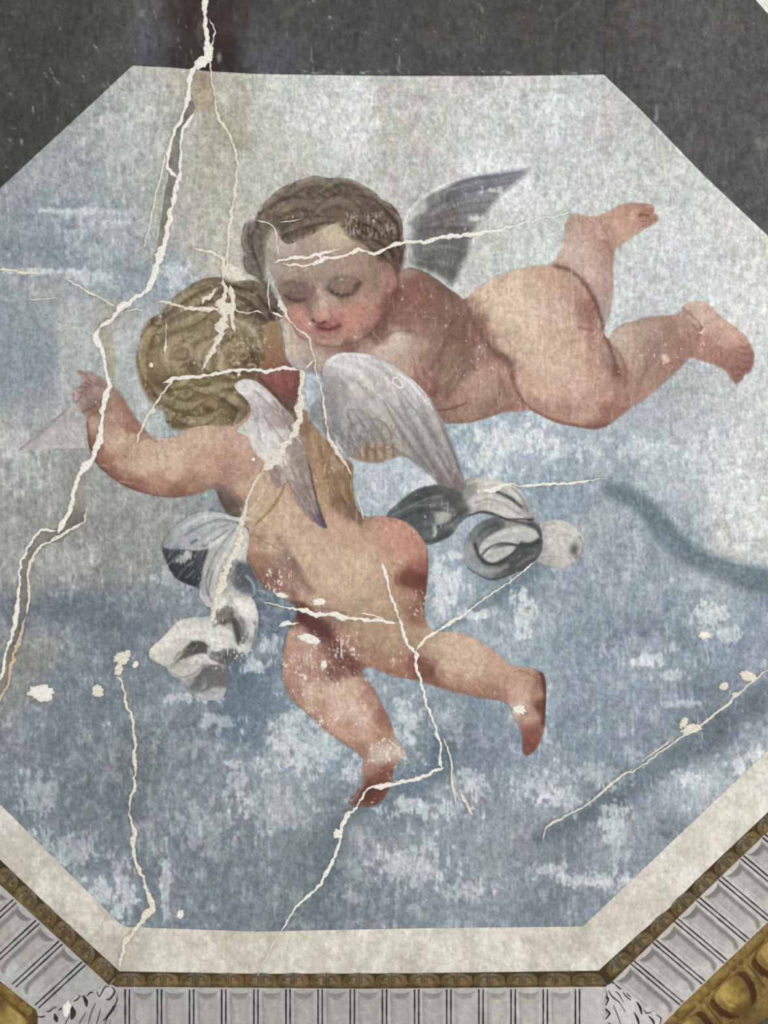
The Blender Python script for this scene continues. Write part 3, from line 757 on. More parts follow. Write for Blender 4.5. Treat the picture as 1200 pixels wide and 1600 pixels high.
acanthus(XY('60,1588 72,1580 84,1574 92,1584 104,1572 112,1562 120,1554 130,1558 140,1550 150,1546 162,1540 176,1538 184,1546 180,1556 185,1566 176,1574 180,1584 168,1596 160,1612 150,1650 70,1650'),
    P('90,1590,#a5a3a1 120,1570,#a9a7a5 150,1570,#a39f9e 170,1550,#aaa8a6 140,1600,#9d9a98'),
    [[(60, 1587, 1), (66, 1588, 2.5), (72, 1586, 1)], [(73, 1580, 1), (78, 1579, 2.2), (84, 1574, 1.5), (89, 1573, 1)], [(86, 1582, 1), (88, 1590, 7), (90, 1596, 2)], [(92, 1578, 1), (98, 1574, 2.5), (104, 1570, 1)],
     [(112, 1570, 2), (115, 1582, 9), (112, 1592, 3)], [(115, 1564, 1), (122, 1560, 2.5), (126, 1554, 1)], [(130, 1554, 1), (135, 1563, 6), (136, 1572, 2)], [(136, 1556, 1), (142, 1550, 2.5), (147, 1550, 1)],
     [(152, 1548, 1.5), (156, 1556, 1.5), (164, 1542, 2), (172, 1540, 1)], [(174, 1540, 1), (180, 1548, 2.5), (172, 1560, 3), (166, 1560, 1)], [(184, 1556, 1), (182, 1566, 2), (174, 1580, 4), (162, 1594, 2)], [(150, 1566, 1), (143, 1582, 1.5), (138, 1602, 1)],
     [(178, 1570, 1), (170, 1586, 2), (164, 1600, 1)], [(136, 1580, 1), (128, 1592, 1.5), (122, 1606, 1)], [(110, 1585, 1), (104, 1596, 1.5), (100, 1606, 1)], [(158, 1574, 1), (154, 1590, 1.5), (150, 1604, 1)]],
    'grey acanthus leaf with black veins at the lower left frieze corner', (125, 1575))
acanthus(XY('946,1541 958,1536 966,1544 974,1546 982,1556 996,1560 1004,1570 1014,1572 1022,1580 1032,1586 1034,1596 1028,1612 1010,1650 950,1650 944,1620 950,1604 942,1592 950,1580 944,1568 950,1556'),
    P('960,1560,#bdb9b6 980,1580,#c0bcb9 1010,1590,#bab6b2 960,1600,#b5b1ae'),
    [[(950, 1546, 1), (956, 1556, 2), (968, 1566, 1.5), (976, 1580, 1)], [(946, 1556, 2), (950, 1560, 3), (946, 1570, 1.5)], [(945, 1576, 1.5), (952, 1582, 3), (945, 1592, 1.5)], [(958, 1570, 1), (964, 1584, 1.5), (970, 1602, 1)],
     [(972, 1548, 1), (978, 1556, 2), (986, 1562, 1)], [(994, 1564, 1.5), (1000, 1574, 4), (1002, 1584, 1.5)], [(1005, 1576, 1), (1010, 1582, 2), (1018, 1580, 1)], [(990, 1580, 1), (996, 1592, 4), (998, 1602, 1)],
     [(1012, 1586, 1), (1020, 1594, 3.5), (1022, 1604, 1)], [(1024, 1584, 1), (1032, 1590, 2), (1030, 1600, 1)], [(948, 1596, 1), (956, 1602, 2), (950, 1612, 1)], [(960, 1548, 1), (966, 1552, 1.6), (974, 1566, 1)]],
    'pale grey acanthus leaf with black veins at the lower right frieze corner', (990, 1575))

# ---- gilt egg-and-dart mouldings outside the frieze
def egg_run(label, bed_pts, band_pts, o, eu, ev, beads, eggs, darts, bedc, cen):
    t = thing('egg_and_dart_moulding', cen[0], cen[1], label, 'moulding', 'gilt mouldings outside the frieze')
    F = frame_pt(o, eu, ev)
    r = region(bed_pts, False)
    lay(r, bedc, eps=30, brush=.22, edge=0)
    emit('bed', r, .0022, 2.2, t, MP, 1.2, .2, gain=.92)
    r = region(band_pts, False)
    lay(r, [(p[0], p[1], c) for p, c in zip(band_pts, ['#6d5426', '#7b602c', '#5d4620', '#67501f'])], eps=20, brush=.15, edge=0)
    emit('outer_band', r, .0030, 2.2, t, MP, 1.2, .2)
    def shape(name, uv, cols, extra, depth=.0032):
        g = region([F(*q) for q in uv])
        lay(g, [(*F(u, v), c) for (u, v, c) in cols], eps=8, brush=.15, edge=.2)
        for (pp, w, c, a) in extra: stroke([F(*q) for q in pp], w, c, a, 2)
        emit(name, g, depth, 1.6, t, MP, 1.1, .2, base=.0022, gain=.92)
        global CLIP
        CLIP = None
    for (u, l) in beads:
        shape('bead', [(u, 3), (u + l / 2, 1), (u + l, 3), (u + l + 2, 9), (u + l, 16), (u + l / 2, 18), (u, 16), (u - 2, 9)],
              [(u + l / 2, 5, '#a3823c'), (u + l / 2, 14, '#6b5122'), (u, 9, '#7f6228')], [([(u + 1, 16), (u + l - 1, 16)], 2, '#4b3513', .7)])
    for u in eggs:
        ring = [(u - 34, 26), (u - 37, 45), (u - 30, 66), (u - 14, 82), (u, 86), (u + 14, 82), (u + 30, 66), (u + 37, 45), (u + 34, 26), (u, 19)]
        shape('egg_surround', ring, [(u, 20, '#8c6d2d'), (u - 34, 50, '#5a2f14'), (u + 34, 50, '#54301a'), (u, 84, '#6b4a1e')],
              [([(u - 30, 28), (u - 33, 46), (u - 26, 64), (u - 10, 78)], 4, '#4a2413', .8), ([(u + 30, 28), (u + 33, 46), (u + 26, 64), (u + 10, 78)], 4, '#4a2413', .8)], .0030)
        egg = [(u - 24, 26), (u - 27, 44), (u - 20, 62), (u, 74), (u + 20, 62), (u + 27, 44), (u + 24, 26), (u, 21)]
        shape('egg', egg, [(u - 6, 36, '#b59548'), (u + 6, 50, '#9c7c34'), (u, 70, '#6b4f1e'), (u + 22, 46, '#7b5d27'), (u - 22, 46, '#86682c')], [([(u - 12, 30), (u - 15, 46), (u - 10, 58)], 4, '#c6a85a', .5)], .0036)
    for u in darts:
        shape('dart', [(u - 5, 24), (u, 21), (u + 5, 24), (u + 4, 46), (u, 72), (u - 4, 46)], [(u, 30, '#9a7a34'), (u, 60, '#7a5d26')], [([(u + 3, 26), (u + 2, 50), (u, 68)], 2, '#4a3013', .8)], .0034)
        for s in (-1, 1):
            shape('tongue', [(u + s * 10, 30), (u + s * 14, 28), (u + s * 13, 46), (u + s * 9, 58), (u + s * 8, 46)], [(u + s * 10, 34, '#5b3c18'), (u + s * 10, 54, '#47301a')], [], .0034)
nr = np.array((.66, .75))
o = (1067, 1568)
uR = np.array((133, -128)) / math.hypot(133, 128)
egg_run('gilt egg and dart moulding crossing the lower right corner', XY('1030,1606 1067,1568 1200,1440 1400,1265 1470,1340 1200,1552 1147,1594 1080,1660 1000,1650'),
    XY('1147,1592 1200,1549 1470,1330 1488,1350 1200,1588 1180,1602 1110,1664 1088,1654'), o, uR, nr,
    [(-38, 14), (-20, 34), (20, 10), (34, 10), (48, 40), (92, 10), (106, 10), (120, 44), (168, 10), (182, 10)], [-22, 68, 158], [23, 113], P('1060,1600,#8a6b2e 1110,1570,#957534 1150,1540,#8a6a2c 1190,1490,#927233 1120,1600,#7a5d28 1180,1540,#85672d'), (1130, 1560))
nl = np.array((-.68, .73))
uL = np.array((-114, -95)) / math.hypot(114, 95)
egg_run('gilt and reddish-brown egg and dart moulding in the lower left corner', XY('63,1602 57,1578 0,1532 -80,1470 -170,1385 -240,1450 -100,1600 -20,1680 60,1680'),
    XY('-190,1500 -180,1490 -20,1660 -40,1680'), (57, 1578), uL, nl,
    [(4, 9), (16, 9), (30, 40), (76, 9), (88, 9), (102, 40)], [20, 108], [64], P('20,1570,#7a5f2b 0,1560,#6b5122 40,1590,#5b431c 10,1590,#6f5526 -40,1560,#6b5122'), (20, 1580))
# dark field beyond the gilt band in the corner
r = region(XY('1180,1603 1200,1588 1400,1440 1400,1700 1130,1700 1112,1668'), False)
lay(r, P('1195,1597,#4a4746 1300,1600,#454241'), brush=.1, edge=0)
tag(emit('dark_corner_field', r, .0018, 4, None, MP, 1, .2), 'small dark grey field outside the gilt band at the bottom right corner', 'painted panel')
CLIP = None

# ================================================================== FIGURES
LY = .0020   # first figure layer

# ---- faint mauve triangle by the hand
g = region(XY('29,703 106,638 118,652 127,664 133,686 134,700 80,702'), False)
lay(g, P('60,690,#aaa6a4 110,660,#b1aca9 125,690,#b5b1ad 100,690,#aeaaa7 90,660,#a39da0'), eps=12, brush=.1, edge=.6)
stroke(XY('31,702 60,680 85,657 106,639'), 5, '#7f777b', .75, 2.5, .6); stroke(XY('110,642 122,658 130,672'), 3, '#948c90', .5, 2, .5); stroke(XY('60,700 100,697 132,698'), 2.5, '#c9c6c0', .6, 2, .4)
hatch(40, (80, 130), (660, 700), (10, 60), (4, 12), ['#c6c3be', '#a39d9c'], 1.4, .4, 41)
tag(emit('mauve_triangle', g, LY, 1.8, None, MP, 1.2, 1.2), "faint mauve triangle painted below the blond cherub's raised hand", 'painted shape')

# ================================================================== dark-haired cherub
CA = thing('painted_cherub', 760, 480, 'dark-haired naked cherub flying towards the left with eyes lowered and legs kicked up', 'cherub', 'painted cherubs')
# wing
g = region(XY('634,414 630,392 627,368 630,345 638,328 652,312 675,296 700,284 730,274 760,269 795,265 826,263 823,275 806,290 784,308 774,320 762,335 752,350 743,362 736,380 732,400 723,420 713,440 705,449 685,434 660,424'))
lay(g, P('635,390,#b3b5b4 632,360,#c3c6c5 642,335,#bcbfbd 655,318,#b9bbba 690,291,#b5b7b7 650,352,#7b7a79 660,345,#6b6968 665,365,#666565 650,390,#6b6c6d 672,315,#767474 700,305,#646266 740,287,#73747e 800,273,#7b7b85 760,280,#6d6e7a 700,340,#6b6867 740,325,#7a7879 690,400,#6a6963 715,400,#62635f 710,430,#5b5d5c 670,415,#605f5b 770,305,#85848a 745,350,#777575 720,370,#636160'), eps=7, brush=.12, edge=.8, soft=9)
for i, (a, b, c_) in enumerate([((668, 320), (710, 295), (812, 272)), ((668, 330), (720, 303), (800, 285)), ((665, 338), (720, 318), (778, 308)), ((662, 350), (710, 335), (760, 330)), ((660, 362), (700, 352), (748, 352)), ((655, 378), (700, 368), (738, 372)), ((652, 392), (695, 385), (732, 395)), ((660, 405), (690, 405), (722, 418))]):
    stroke([a, b, c_], 3, '#4f4e52' if i % 2 else '#8d8c90', .55, 3, .3)
    stroke([(a[0] + 3, a[1] + 5), (b[0] + 3, b[1] + 5), (c_[0] - 8, c_[1] + 6)], 2, '#9a999b' if i % 2 else '#57565a', .4, 2.5, .3)
stroke([(690, 300, 2), (730, 282, 5), (780, 275, 5), (815, 268, 2)], 4, '#5b5d6b', .6, 3); stroke(XY('655,360 690,356 730,358'), 6, '#4b4948', .55, 5)
hatch(140, (655, 740), (300, 440), (60, 110), (5, 14), ['#8b8988', '#504e4e', '#9d9b99'], 1.2, .35, 43)
stroke([(634, 400, 4), (629, 370, 5), (633, 344, 6), (648, 320, 5), (675, 299, 5), (705, 284, 4), (740, 274, 3), (780, 268, 2)], 5, '#d9dcda', .75, 3, .3)
blob(742, 342, 12, 6, '#cdd0ce', .8, 0, .7); blob(770, 298, 16, 7, '#cfd2d1', .7, 0, .9); blob(724, 420, 10, 16, '#b3bab9', .4, 0, .6)
emit('wing', g, LY, 1.6, CA, MP, 1.2, 1.0)

# body outline: torso, hip, both legs and feet, arm and head
bodyA = region(XY('''440,492 446,520 445,545 455,566 468,578 482,582 500,586 512,604 560,640 640,656 690,661 710,662 735,660 760,654 785,645 806,644 822,641 836,645 852,653 873,662 900,667 927,671 947,667 967,653 993,633 1013,620 1036,600 1055,583 1072,566 1080,558
1098,565 1115,570 1132,579 1140,589 1148,599 1159,595 1163,586 1171,583 1177,569 1178,552 1172,537 1164,525 1149,511 1129,497 1113,481 1101,471 1083,470 1069,477 1061,488 1047,492 1030,493 1010,495 987,502 970,507 958,517 950,530 944,520 946,508 955,484 959,453 958,425 959,408 961,391 970,384 985,374 1002,361 1019,352 1029,345 1027,337 1021,333 1023,327 1018,320 993,317 976,318 962,324 942,334 925,338 905,335 891,337 883,351 882,368 880,384 870,401 860,412 840,415 810,420 780,430 755,444 736,458 727,468 715,460 700,450 685,438 660,423 640,418 622,424 600,440 520,470 450,480'''), sub=3)
headA = region(XY('424,365 416,390 417,412 426,430 433,452 441,468 450,488 456,508 466,524 488,535 510,541 530,542 556,538 576,528 592,512 604,490 614,462 622,432 626,400 618,366 600,338 560,328 500,328 450,342'))
gA = union(bodyA, headA)
lay(gA, P('''525,362,#b5a083 500,400,#a38776 560,410,#9d7c69 470,420,#a08573 450,430,#a08878 432,385,#b29c8f 422,400,#9b8a7f 600,400,#8a6452 590,440,#9a7462 540,425,#a28471 500,438,#9c8171 455,445,#86695b 465,460,#7b5d50 535,447,#7c6152 565,438,#97765f 585,465,#9f7461
570,480,#b07a64 550,495,#ba7963 580,500,#a97160 465,495,#b87a67 478,512,#b6786a 505,470,#b5937f 508,488,#bb8571 495,460,#927768 512,514,#9c5a50 515,530,#b4806b 540,520,#b27862 600,480,#85574a 592,515,#7b5045 540,540,#83594a 500,535,#a87866
620,460,#7d4a41 612,440,#a0645a 650,440,#875547 640,423,#92766a 680,450,#7b5144 660,470,#875347 640,500,#8c5f50 690,480,#83584a 620,490,#8a5a4f 595,530,#7c4f45 560,545,#a3826f 620,530,#bda391 600,550,#b99d89 650,540,#ad8a77 680,520,#8d6353 640,570,#b28c78 670,560,#936b59
700,500,#805647 715,480,#8a6350 695,550,#8a6452 720,520,#7b5444 735,500,#84594b 700,590,#8e7058 720,570,#83614f 760,550,#95695a 740,530,#87594b 680,610,#8b6051 665,590,#925f55 750,600,#ab7f6b 770,580,#ac7d69 730,630,#a27762 700,645,#8f6856 760,645,#926a5a 790,610,#99715e 800,640,#9c6c5a 780,560,#8f6353
450,520,#b9a48c 460,550,#bba790 480,545,#ad937f 500,560,#b39a88 520,550,#a8887a 470,575,#a3908a 485,578,#95807c
745,475,#bb9c7e 770,460,#c6a88a 800,450,#c9ac90 840,440,#c09a80 880,430,#b78a72 910,450,#b28069 925,480,#97614f 780,500,#c9a98c 830,490,#cbac91 870,500,#c39d85 790,540,#c09a80 830,550,#c6a288 870,560,#c7a288 900,540,#bf957c 930,530,#a57562 810,590,#bb927b 850,610,#c39a82 900,600,#c29a84 940,590,#b98a73 840,635,#a97966 880,650,#ab7a66 920,650,#b58671 950,620,#b0806b 960,580,#8c5b4a 930,667,#8d5948
905,370,#b99484 930,360,#b58875 900,400,#bfa092 930,410,#b99482 945,440,#a98576 920,430,#c0a294 945,480,#a58d86 950,400,#a67a68 960,350,#b98972 985,340,#b7836d 1010,335,#a9705c 980,365,#bb8c75 905,345,#b08a76
970,530,#b79d86 990,515,#ae917b 1020,510,#a2806d 985,560,#b08e78 1020,550,#a07866 1050,520,#9a7160 1060,550,#96695a 1000,590,#a57b68 1040,580,#996e5c 980,620,#a27562 965,560,#a98671 955,640,#97644f
1085,490,#c19c88 1110,500,#bd9580 1070,510,#a97e6c 1090,530,#a87866 1130,530,#b88b76 1155,530,#b58671 1120,555,#9a6656 1150,560,#9c6658 1162,575,#8d5a50 1100,555,#a37260 1150,590,#96604f'''), eps=9, brush=.07, edge=.45)
# modelling of the flesh
st = lambda s, w, c, a=.6, soft=3, j=.15: stroke(XY(s), w, c, min(1, a * 1.25), soft, j)
st('868,416 892,424 912,442 927,466 936,490 942,512 948,530 958,555 965,585', 6, '#5a352e', .6, 6)
st('890,490 910,496 925,505 938,516', 6, '#8a5646', .45, 8); st('905,512 922,516 936,524', 3, '#7a4a3c', .5, 4)
st('962,545 972,562 978,582 976,604', 4, '#6b4334', .5, 6); st('947,530 955,560 962,590 962,620', 5, '#76493b', .4, 8)
st('798,585 808,612 822,632 845,648 880,661 925,668 950,662', 5, '#74463a', .65, 5); st('760,470 745,480 738,492', 3, '#6f7474', .5, 3)
st('726,472 738,496 750,520 768,545 792,562 802,590', 8, '#5f3d34', .55, 8); st('735,470 752,500 760,530', 14, '#8d5c49', .5, 14)
st('700,450 709,480 706,512 692,545 674,575', 7, '#5f4037', .45, 8); st('712,462 724,500 722,540 708,580 694,612', 10, '#6d4a3c', .5, 8); st('720,540 706,580 690,620', 5, '#8d7559', .5, 5)
st('690,600 705,585 720,560', 3, '#9b8264', .5, 3); st('697,625 712,603 726,580', 2.5, '#5f463a', .5, 3)
st('684,642 706,638 728,630', 3, '#6b3a33', .7, 3); st('700,660 735,658 775,645 800,636', 4, '#7d5343', .5, 5); st('780,585 783,605 776,625 766,640', 3.5, '#78523f', .5, 5)
st('745,560 770,553 790,562', 6, '#7d5244', .5, 8); blob(755, 605, 18, 14, '#ba8d78', .5); blob(795, 590, 8, 30, '#7f5545', .5, 20)
st('640,420 660,425 684,440 700,455', 3, '#5b4a44', .5, 3); st('609,503 620,492 640,488 655,495', 3, '#6d4a40', .5, 4); st('600,528 620,517 645,519 660,530', 3, '#6d5147', .45, 4)
st('590,520 600,500 612,480 622,455', 8, '#6b4037', .6, 8); st('640,545 655,530 668,520', 4, '#93705e', .5, 6); blob(615, 540, 28, 12, '#c6ae9a', .55, -5); blob(600, 556, 26, 8, '#b99d8a', .5); blob(655, 465, 26, 18, '#8f5547', .4)
st('610,430 612,445 606,458', 5, '#b2776b', .6, 4); st('616,418 622,440 618,460 605,470', 3, '#6b3f3a', .6, 3)
# jaw and chin
st('606,460 602,482 592,506 574,525 550,537 522,542 496,538', 4, '#6b463b', .6, 4); st('596,505 578,530 548,545 510,548', 7, '#7b5345', .5, 7)
st('460,512 466,524 478,532', 3, '#6d463c', .6, 3); st('433,452 441,470 450,490 456,508', 3, '#7d5f52', .5, 3)
blob(470, 500, 14, 12, '#c07a68', .5); blob(553, 492, 20, 14, '#c17a63', .5); blob(520, 372, 26, 22, '#bda98a', .5); blob(575, 470, 14, 10, '#b58a6f', .35)
# eyes, nose, mouth
blob(536, 446, 30, 19, '#7a5d4e', .55, -8); blob(534, 444, 19, 10, '#94735f', .75, -8)
st('513,450 521,458 533,463 546,461 556,453 562,444', 6, '#4b3830', .6, 6, .3); st('519,456 530,461 544,460', 3, '#3d2c27', .55, 3, .3); st('514,446 522,437 537,432 552,434 561,441', 4, '#624a3e', .5, 5, .3); st('555,447 562,442', 5, '#4a362f', .6, 4, .2); st('524,446 536,441 549,443', 3, '#7a5d4d', .5, 4)
blob(540, 424, 26, 7, '#a98c77', .4); blob(548, 468, 18, 5, '#b08a75', .4, -8)
blob(464, 457, 25, 16, '#6a4d41', .55, 14); blob(465, 458, 12, 6, '#876555', .6, 12)
st('446,462 455,468 467,471 480,466', 5, '#43312b', .6, 5, .3); st('440,447 452,441 466,443 479,452 486,462', 5, '#604639', .45, 6, .3); st('450,459 462,456 475,461', 3, '#5c453b', .45, 4)
st('489,452 486,468 484,486 488,500', 7, '#77594c', .5, 7); st('478,458 483,476 479,492', 8, '#8a6456', .35, 8); st('500,452 505,472 508,488', 9, '#c4a48d', .5, 8); blob(507, 490, 10, 9, '#c98e79', .6); blob(503, 496, 9, 5, '#bb7c6b', .5)
st('489,500 495,505 502,506 508,503', 4, '#402c28', .7, 3.5, .2); st('511,503 518,497 516,487', 4, '#84594c', .5, 4); st('524,499 531,507 528,516', 5, '#8a5a4c', .4, 6); blob(495, 509, 8, 3, '#8f5d50', .4)
blob(513, 513, 19, 5, '#7d4540', .6, -4); st('495,511 503,513 510,516 519,514 531,509', 4.5, '#5b2626', .65, 4, .25); blob(511, 520, 12, 3.5, '#b0655a', .65, -4); st('500,526 512,529 524,526', 4, '#7d5144', .4, 5); blob(530, 509, 4, 4, '#6e4038', .5); blob(512, 534, 14, 5, '#bb8872', .5); st('460,500 480,520 500,536', 6, '#9c6455', .3, 8)
# fingers of the hand on the side
for s_, c_ in (('648,572 654,586 663,598', '#9a6056'), ('656,565 664,577 674,588', '#a87265'), ('663,598 672,609 681,617', '#94594f'), ('652,581 660,593 668,604', '#b5857a')): st(s_, 8, c_, .5, 6)
st('677,592 681,603 679,616', 6, '#6e3434', .5, 6, .5); st('685,562 690,572 683,584', 5, '#74403c', .4, 6, .4); st('648,576 655,591 666,603 679,621', 4, '#64403a', .4, 5); st('660,575 668,586 677,592', 3, '#6b453d', .4, 4)
# feet: toes and creases
st('999,337 1006,336 1012,337', 4, '#7d4336', .75, 2); st('1000,346 1010,346 1020,343', 2, '#8a5343', .7, 2); st('1000,354 1008,352 1016,349', 2, '#8a5343', .6, 2); st('998,333 1010,330 1021,330', 2, '#8d5746', .6, 2)
st('938,345 945,360 958,382', 3, '#a2715d', .4, 5); st('884,352 900,345 920,344 930,352', 3, '#93705f', .4, 4); st('938,376 950,382 956,396', 4, '#85584a', .5, 5); st('890,372 910,364 930,370', 3, '#9b7767', .4, 5)
for s_ in ('1156,541 1164,545 1170,540', '1158,552 1168,556 1175,552', '1156,562 1166,567 1175,566', '1152,572 1160,577 1168,577', '1142,578 1150,586 1158,586'): st(s_, 3.5, '#77473e', .5, 4, .4)
for x, y in ((1160, 548), (1164, 560), (1160, 571), (1150, 582)): blob(x, y, 5, 3.5, '#a8705f', .6)
st('1064,480 1078,492 1092,505 1095,518 1088,530', 3, '#7d5546', .5, 4); st('1082,508 1090,516 1096,512', 3, '#6f4a3d', .5, 3); st('1074,520 1080,540 1080,556', 4, '#7f5142', .5, 5); st('1080,476 1100,490 1130,512 1150,525', 8, '#caa592', .35, 10)
st('1050,500 1058,520 1062,545', 3, '#85594a', .4, 5); st('958,520 972,508 990,503 1010,499', 3, '#8a6f5e', .45, 4); st('1000,600 1010,580 1022,560 1030,540', 6, '#87604f', .35, 8); st('1020,545 1012,570 1000,600', 3, '#8a5f4f', .4, 5)
st('800,455 840,445 880,460', 3, '#b8a187', .3, 4)
# hatching brushwork
hatch(170, (740, 950), (430, 660), (95, 150), (6, 18), ['#d6b79c', '#b3846d', '#a87a64', '#d9bda5'], 1.3, .28, 51)
hatch(90, (740, 940), (440, 640), (85, 95), (8, 40), ['#d9c0a6', '#e0cdb6'], 1.2, .3, 52)
hatch(110, (640, 800), (430, 650), (60, 120), (6, 20), ['#a07763', '#5f4035', '#b38d79'], 1.3, .3, 53)
hatch(80, (440, 610), (380, 540), (80, 100), (5, 18), ['#b99a86', '#7d5d4f', '#c2a28c'], 1.2, .28, 54)
hatch(80, (960, 1170), (480, 640), (100, 150), (5, 16), ['#b9917c', '#83594a', '#c6a18d'], 1.2, .3, 55)
hatch(50, (880, 1020), (330, 500), (80, 110), (6, 22), ['#cbaa98', '#9d7463', '#d6bfb0'], 1.2, .3, 56)
blob(1040, 560, 6, 9, '#d8c2b2', .6, 0, .8)
sl = gA.sl()
for gx in (868, 893, 745, 757, 833): stroke([(gx, 420), (gx + 1, 460), (gx, 500)], 1.5, '#dccab8', .45, 1.5, .6)
emit('body', gA, LY + .0005, 1.5, CA, MP, 1.2, 1.1, sat=.68, gain=1.03)

# hair
g = region(XY('''384,424 380,408 381,395 377,380 379,360 386,346 400,340 408,323 420,311 435,297 455,287 477,279 495,275 512,279 530,278 550,281 570,291 587,302 596,312 610,319 622,332 629,352 630,370 635,390 634,406 628,422 620,433 614,420 606,411 592,408 582,396 568,382 552,378 541,368 531,353 520,350 506,357 488,367 468,376 450,382 438,373 431,361 422,368 417,390 417,412 416,432 424,446 432,458 434,472 424,470 402,442 394,431'''))
lay(g, P('500,290,#6f6154 440,310,#74665a 560,300,#64554b 600,330,#564740 610,380,#4d3a33 390,370,#5a5049 390,410,#706a63 400,395,#59514a 480,340,#6d5d48 540,330,#6d5948 590,360,#533e35 440,370,#574a3e 480,365,#5c4c40 620,400,#53392f 420,440,#565049 570,370,#4f3d34 520,310,#6b5c4f 620,360,#4b3b36 410,350,#6a5e55'), eps=10, brush=.16, edge=.8, soft=9)
curls(70, (400, 620), (285, 350), (8, 18), ['#8a7864', '#4a3d34', '#7d6c55', '#584a3f'], (2, 4.5), .42, 61)
curls(40, (550, 632), (330, 420), (6, 14), ['#6f5848', '#3a2a25', '#7a6453'], (1.5, 3.5), .45, 62)
curls(30, (380, 425), (345, 450), (6, 13), ['#7f776e', '#413a35', '#8a8279'], (1.5, 3.5), .45, 63)
curls(30, (430, 540), (335, 380), (7, 14), ['#463a30', '#7f6e55', '#3d3229'], (1.5, 3.5), .45, 64)
hatch(60, (540, 625), (335, 370), (80, 100), (4, 10), ['#c9bfb0', '#b5a898'], 1.2, .5, 65)
for x, y, r_ in ((455, 300, 16), (490, 292, 18), (530, 294, 18), (568, 310, 18), (604, 342, 16), (430, 325, 16), (392, 362, 12), (396, 408, 12)):
    stroke([(x - r_, y + r_ * .5), (x - r_ * .6, y - r_ * .5), (x + r_ * .3, y - r_ * .7), (x + r_, y + r_ * .1)], 4, '#8d7d6b', .35, 4); stroke([(x - r_ * .5, y + r_ * .7), (x + r_ * .2, y + r_ * .5), (x + r_ * .9, y + r_ * .6)], 4, '#453830', .4, 4)
for L_, w_ in ((('412,332 430,308 460,300 482,312'), 22), (('450,306 475,288 505,286 527,302'), 22), (('500,302 530,284 560,290 577,312'), 22), (('555,302 585,306 605,325 610,352'), 20), (('430,342 460,322 490,325 512,347'), 20), (('490,337 520,316 550,325 572,352'), 20), (('438,368 465,354 495,346 527,345'), 16), (('545,340 575,345 597,370 607,402'), 20), (('386,350 379,375 389,397'), 16), (('408,350 398,375 405,402 412,434'), 16), (('383,400 390,421 407,430'), 14), (('558,362 580,382 600,395 624,422'), 15), (('420,325 408,345 412,362'), 16)): lock(XY(L_), w_, '#41352e', '#63554a', '#82735f', 11, .48)
for L_, w_ in ((('600,325 623,345 628,375 620,404'), 20), (('580,372 604,380 618,396 622,424'), 16), (('560,345 585,352 602,372'), 16)): lock(XY(L_), w_, '#30231e', '#4c3a32', '#6e5a4c', 10, .6)
hatch(70, (540, 625), (335, 370), (80, 100), (4, 10), ['#c9bfb0', '#b5a898'], 1.2, .4, 66)
stroke([(585, 302), (605, 316), (622, 333), (630, 360)], 2, '#33292a', .5, 2)
emit('hair', g, LY + .0009, 1.5, CA, MP, 1.2, 1.0)
CLIP = None

# ================================================================== drapery flying to the right
SR = thing('fluttering_cloth', 760, 825, "grey and white cloth fluttering right of the blond cherub's hip", 'cloth', 'painted cloths')
# tail
g = region(XY('838,826 846,817 861,812 883,814 900,826 912,843 911,861 903,872 893,881 878,888 856,884 838,877 828,866 830,842'))
lay(g, P('850,830,#b0aea8 880,825,#bcb9b2 895,840,#c1beb6 860,850,#bbb8b1 880,870,#bcb9b2 850,870,#a9a7a2 905,850,#b0ada6 840,850,#86868a'), eps=10, brush=.08, edge=.5)
st('905,838 911,852 907,866 898,872', 2.5, '#6a6a68', .6, 2.5); blob(897, 858, 6, 10, '#5f6061', .95); blob(897, 860, 5, 7, '#56585a', .8); st('845,870 862,868 880,872', 2, '#8d8b87', .5, 3); st('852,825 872,823 890,832', 3, '#d0cdc6', .5, 3); st('860,846 876,836 892,836', 2, '#96948f', .5, 3); blob(856, 845, 6, 4, '#d6d4cc', .7)
emit('cloth_tail', g, LY, 1.5, SR, MP, 1.1, .7)
# curl
g = region(XY('770,808 747,818 733,834 725,852 724,868 729,886 746,898 766,907 784,904 804,896 824,888 838,876 846,862 848,846 846,828 838,814 818,806 792,806'))
lay(g, P('740,830,#6d7174 730,860,#8c9093 735,885,#8f9396 760,895,#85898b 775,903,#5b5f61 800,890,#4a4d4f 825,875,#4a4d4f 840,850,#55585a 845,830,#5d6061 800,815,#8d8c88 770,820,#5a5d5f 750,840,#6b6f71 760,870,#5f6365 790,875,#515456'), eps=9, brush=.14, edge=.5)
fillpoly(XY('748,866 752,850 764,838 788,826 815,822 836,828 842,838 832,846 812,850 790,849 772,856 758,870'), '#b6b5b1', .95, 3)
st('742,850 748,868 760,880 778,880 796,868 806,858', 5, '#3d4042', .8, 3); st('752,868 764,856 784,849 806,852 820,862', 3.5, '#44474a', .85, 2.5); fillpoly(XY('757,868 772,858 792,853 806,855 796,866 782,874 770,879 759,875'), '#b3b2af', .9, 2.5)
st('815,850 830,852 842,845', 8, '#3c3f41', .8, 4); st('735,880 752,890 772,893 792,884', 6, '#9da0a2', .6, 5); st('808,884 822,874 834,868', 3, '#8d8f90', .5, 3); st('748,836 758,826 776,818', 4, '#45484a', .6, 4); st('764,842 790,832 815,828', 3, '#cdccc8', .5, 4); st('730,888 750,900 770,905 800,897', 3, '#45494c', .7, 3); st('790,812 812,816 834,822 844,836', 4, '#3f4244', .7, 3)
emit('cloth_curl', g, LY + .0003, 1.5, SR, MP, 1.1, .9)
